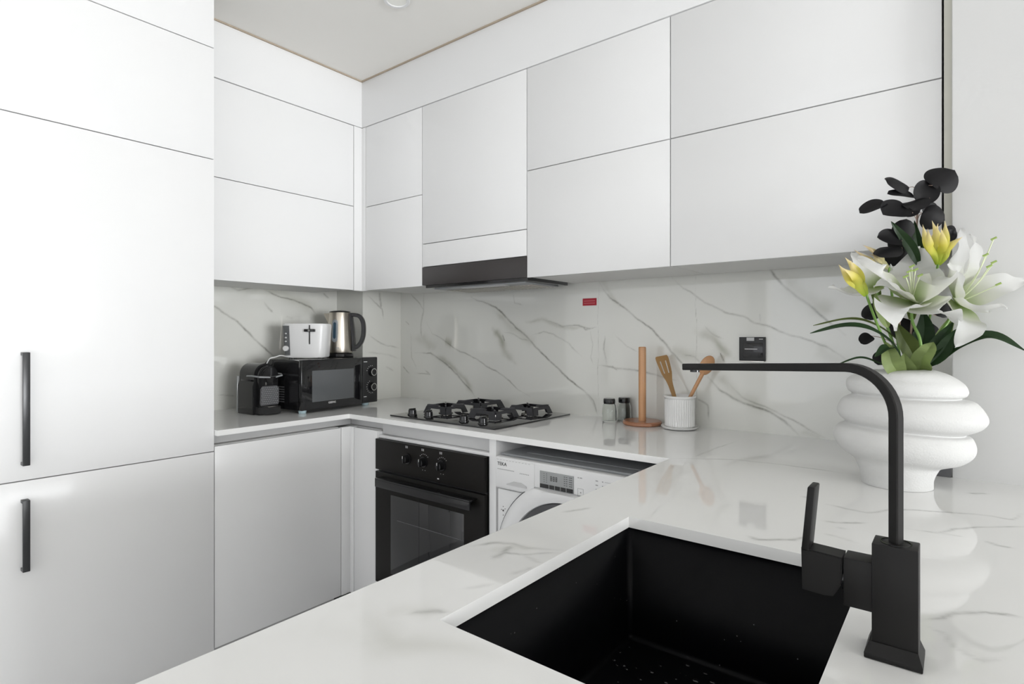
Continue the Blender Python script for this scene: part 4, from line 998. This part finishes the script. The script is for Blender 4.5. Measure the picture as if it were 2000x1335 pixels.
def lily(label, C, cz, petals, stamens, stem, leaves, facing):
    """C = throat pixel; petals: (tip u, v, depth off, control u, v, depth off, half width px, seed)"""
    root = thing('white_lily', stem[-1], label, 'flower', group='artificial flowers in the white vase')
    inv = Matrix.Translation(-stem[-1])
    def put(mb, name, m, par=root, lab=None):
        bmesh.ops.transform(mb.bm, matrix=inv, verts=mb.bm.verts); o_ = mb.build(name, m, par)
        if lab: o_['label'] = lab
        return o_
    c = bp(C[0], C[1], cz)
    for tu, tv, td, mu_, mv, md_, hw, sd_ in petals:
        T_ = bp(tu, tv, td); Mid = bp(mu_, mv, md_)
        nr = (facing * .6 + (c - Mid).normalized() * .35 + UP * .3 * (1 if tv > C[1] else .3)).normalized()
        put(blade([c, c.lerp(Mid, .55) + facing * -.006, Mid, Mid.lerp(T_, .55) + facing * .008, T_], hw * 1.28 * PXM, nr, pf_petal, cup=.30, ruffle=.0065, rf=2.8, nu=28, nv=10, th=.0007, seed=sd_), 'petal', M['petal'])
    for su, sv, sd2 in stamens:
        T_ = bp(su, sv, sd2); mid = c.lerp(T_, .5) + facing * .01
        st = put(MB().tube(smooth_pts([c, mid, T_]), .0012, seg=8), 'stamen', M['petalgreen'])
        put(MB().cyl(T_ - Vector((.005, 0, .002)), T_ + Vector((.005, 0, .003)), .0022, seg=10), 'anther', M['petal'], st)
    put(MB().tube(smooth_pts(stem), .0032, seg=10), 'stem', M['stemgreen'])
    put(blade([c - facing * .012 - UP * .035, c - facing * .006 - UP * .012, c], .011, facing, pf_obl, cup=.9, nu=8), 'calyx', M['pale'])
    for pts, hw, mk, nh in leaves:
        put(blade([bp(*q) for q in pts], hw * 1.35 * PXM, (nh + TOCAM * .35).normalized(), pf_leaf, cup=.0, fold=.35, ruffle=.0015, rf=2, nu=24, nv=8), 'leaf', M[mk])
    return root
F1 = (TOCAM + UP * .35).normalized(); F2 = (TOCAM * .8 + RV * .75 + UP * .1).normalized(); F3 = (TOCAM * .9 - RV * .25 + UP * .25).normalized()
NU = (UP * .8 + TOCAM * .5).normalized(); NC = (TOCAM + UP * .25).normalized()
lily('large open white lily in the middle of the bouquet, facing the camera', (1781, 588), .00,
     [(1674, 504, -.03, 1722, 538, -.07, 30, 1), (1798, 483, .03, 1790, 530, .03, 40, 2), (1862, 541, -.03, 1828, 560, -.06, 30, 3),
      (1875, 630, -.07, 1828, 608, -.08, 32, 4), (1746, 646, -.10, 1742, 604, -.09, 37, 5), (1706, 560, -.05, 1742, 560, -.05, 24, 6)],
     [(1776, 530, -.05), (1788, 527, -.05), (1769, 540, -.055), (1797, 538, -.05), (1781, 520, -.045)],
     [bp(1780, 592, .0), bp(1782, 628, .0), bp(1796, 660, -.01), bp(1799, 700, -.01), neck[3]],
     [([(1799, 735, -.02), (1800, 705, -.06), (1812, 684, -.08), (1822, 668, -.06)], 13, 'pale', NC), ([(1775, 738, -.02), (1768, 708, -.05), (1766, 688, -.06)], 11, 'pale', NC),
      ([(1790, 720, .02), (1782, 690, .02), (1762, 655, .01), (1752, 630, .0)], 13, 'olive', NC), ([(1800, 712, .0), (1830, 672, .0), (1850, 645, -.01), (1862, 628, -.01)], 9, 'green', NC),
      ([(1795, 725, .02), (1800, 680, .03), (1806, 640, .03), (1802, 605, .02)], 15, 'green', NC), ([(1830, 712, .0), (1868, 676, -.03), (1918, 657, -.05), (1958, 661, -.07), (2010, 690, -.09)], 9, 'green', NU)], F1)
lily('large ruffled white lily at the right, leaning to the wall', (1868, 592), .02,
     [(1897, 456, .01, 1893, 520, -.01, 24, 7), (1851, 515, -.06, 1872, 548, -.03, 20, 8), (2004, 548, -.02, 1940, 560, -.02, 21, 9),
      (1968, 600, -.09, 1918, 606, -.07, 24, 10), (1866, 676, -.10, 1888, 632, -.07, 30, 11), (1876, 446, .05, 1868, 520, .05, 26, 12)],
     [(1941, 466, -.06), (1941, 512, -.06), (1932, 520, -.06), (1950, 555, -.05), (1925, 498, -.05)],
     [bp(1866, 596, .02), bp(1850, 630, .02), bp(1820, 670, .02), bp(1800, 710, .02), neck[5]],
     [([(1806, 722, .03), (1832, 680, .04), (1850, 640, .04), (1866, 610, .03)], 11, 'pale', NC), ([(1810, 716, .0), (1838, 690, -.01), (1856, 662, -.02), (1868, 642, -.02)], 10, 'green', NC),
      ([(1798, 560, .05), (1796, 500, .05), (1790, 465, .04), (1786, 430, .03)], 9, 'green', NC), ([(1795, 520, .03), (1782, 490, .02), (1762, 462, .01), (1740, 432, .0)], 8, 'green', NC)], F2)
lily('smaller white lily at the left, half hidden behind the middle one', (1712, 560), .05,
     [(1617, 563, -.02, 1664, 577, .0, 27, 13), (1662, 492, .04, 1690, 520, .03, 20, 14), (1722, 500, .06, 1716, 526, .06, 18, 15), (1740, 520, .04, 1730, 540, .04, 16, 16)],
     [], [bp(1712, 564, .05), bp(1724, 610, .04), bp(1744, 670, .03), bp(1756, 710, .03), neck[4]],
     [([(1762, 700, .02), (1736, 665, .0), (1692, 641, -.02), (1640, 637, -.03), (1582, 651, -.04)], 7.5, 'green', NU), ([(1762, 672, .03), (1722, 641, .02), (1682, 625, .01), (1636, 625, .0), (1588, 636, -.01)], 4, 'olive', NU),
      ([(1746, 724, .0), (1714, 708, -.01), (1684, 699, -.02), (1660, 702, -.02), (1634, 713, -.02)], 3.2, 'green', NU), ([(1748, 677, -.03), (1730, 680, -.05), (1708, 697, -.06)], 7, 'green', NU),
      ([(1764, 740, -.03), (1744, 712, -.05), (1737, 690, -.05), (1730, 668, -.03)], 13, 'pale', NC), ([(1735, 640, -.03), (1722, 610, -.04), (1712, 590, -.03), (1710, 572, -.02)], 7, 'pale', NC)], F3)
def bud(label, base_px, tips, hw, m, stem, facing):
    root = thing('lily_bud', stem[-1], label, 'flower bud', group='artificial flowers in the white vase')
    inv = Matrix.Translation(-stem[-1]); b0 = bp(*base_px)
    for i, (u, v, dd) in enumerate(tips):
        T_ = bp(u, v, dd); mid = b0.lerp(T_, .5) + ((T_ - b0).cross(facing).normalized() * (.006 if i % 2 else -.006)) + facing * .010
        mb = blade([b0, b0.lerp(T_, .25) + facing * .006, mid, T_], hw * PXM, facing, pf_bud, cup=-.35, nu=18, nv=6, ruffle=.001, rf=2, seed=i)
        bmesh.ops.transform(mb.bm, matrix=inv, verts=mb.bm.verts); mb.build('petal', m, root)
    mb = MB().tube(smooth_pts(stem), .0028, seg=8); bmesh.ops.transform(mb.bm, matrix=inv, verts=mb.bm.verts); mb.build('stem', M['stemgreen'], root)
bud('yellow-green lily bud opening at the top, beside the black leaves', (1832, 516, -.02), [(1802, 438, -.03), (1820, 430, -.04), (1832, 436, -.05), (1846, 431, -.03), (1812, 446, -.06), (1838, 445, -.06), (1880, 462, -.04)], 7.5, M['bud'],
    [bp(1832, 514, -.01), bp(1826, 560, .03), bp(1812, 640, .04), bp(1795, 710, .04), neck[5] + Vector((.01, 0, 0))], NC)
bud('yellow-green lily bud at the far left of the bouquet', (1692, 576, -.04), [(1638, 516, -.06), (1650, 502, -.05), (1662, 508, -.06), (1645, 522, -.08)], 8.5, M['bud'],
    [bp(1691, 572, -.03), bp(1712, 630, .0), bp(1738, 690, .02), bp(1752, 720, .02), neck[4] + Vector((-.008, 0, 0))], NC)
bud('cream lily bud just above the left white lily', (1736, 524, .03), [(1668, 488, .02), (1684, 478, .02), (1700, 484, .01), (1698, 496, .01)], 6, M['budpale'],
    [bp(1736, 522, .03), bp(1745, 600, .05), bp(1755, 680, .05), neck[0] + Vector((0, .01, 0))], NC)

def euc(label, stem, leaves):
    root = thing('eucalyptus_branch', stem[-1], label, 'leafy branch', group='artificial flowers in the white vase')
    inv = Matrix.Translation(-stem[-1]); sp_ = smooth_pts(stem)
    mb = MB().tube(sp_, .0022, seg=8, r_end=.0024); bmesh.ops.transform(mb.bm, matrix=inv, verts=mb.bm.verts); mb.build('stem', M['stemtan'], root)
    for i, (u, v, dd, ln, hw, ang, tilt) in enumerate(leaves):
        c = bp(u, v, dd); a = math.radians(ang); d_ = (RV * math.cos(a) + UP * math.sin(a) + FV * .15 * math.sin(i * 2.1)).normalized()
        L_ = ln * PXM; tilt *= .6; nr = (TOCAM * math.cos(tilt) + d_.cross(TOCAM).normalized() * math.sin(tilt)).normalized()
        p0 = c - d_ * L_ / 2; p1 = c + d_ * L_ / 2
        mb = blade([p0, c + nr * .004 * math.sin(i), p1], hw * 1.25 * PXM, nr, pf_round, cup=.30 * (1 if i % 2 else -1), nu=16, nv=8, ruffle=.002, rf=1, seed=i)
        att = min(sp_, key=lambda q: (q - c).length + (0.03 if q.z > c.z else 0))
        mb2 = MB().tube(smooth_pts([att, att.lerp(p0, .6) + UP * .004, p0]), .0008, seg=6)
        for b_, nm, m__ in ((mb, 'leaf', 'leafblack'), (mb2, 'leaf_stalk', 'stemtan')):
            bmesh.ops.transform(b_.bm, matrix=inv, verts=b_.bm.verts); b_.build(nm, M[m__], root)
euc('tall sprig of round black leaves above the white lilies', [bp(1794, 372, .03), bp(1791, 430, .05), bp(1786, 520, .06), bp(1780, 640, .05), neck[1]],
    [(1842, 347, -.01, 52, 25, 35, .2), (1807, 376, .0, 50, 18, 70, .5), (1753, 358, .01, 54, 17, 165, .7), (1760, 381, .0, 54, 12, 172, .9), (1789, 394, -.02, 50, 14, 195, .8),
     (1748, 411, -.02, 54, 22, 200, .3), (1773, 408, .03, 34, 16, 230, .4), (1705, 406, .0, 52, 14, 200, .7), (1822, 424, .03, 44, 20, -20, .3), (1818, 412, .06, 34, 14, 30, .4)])
euc('lower sprig of black leaves tucked behind the lilies', [bp(1770, 446, .03), bp(1764, 500, .06), bp(1758, 600, .06), bp(1756, 690, .05), neck[0]],
    [(1766, 446, .02, 38, 16, 80, .4), (1737, 467, .01, 46, 16, 170, .6), (1735, 490, .0, 60, 15, 195, .6), (1854, 456, .06, 32, 13, 10, .6), (1778, 452, .04, 32, 13, 60, .6), (1748, 482, .03, 40, 16, 150, .2),
     (1702, 607, .05, 40, 15, 230, .4), (1692, 663, .05, 26, 11, 215, .5), (1752, 500, .05, 40, 18, 120, .2), (1722, 700, .04, 30, 12, 240, .5), (1836, 600, .07, 40, 18, 60, .3), (1760, 640, .07, 44, 20, 90, .2), (1812, 650, .08, 44, 18, 60, .2)])
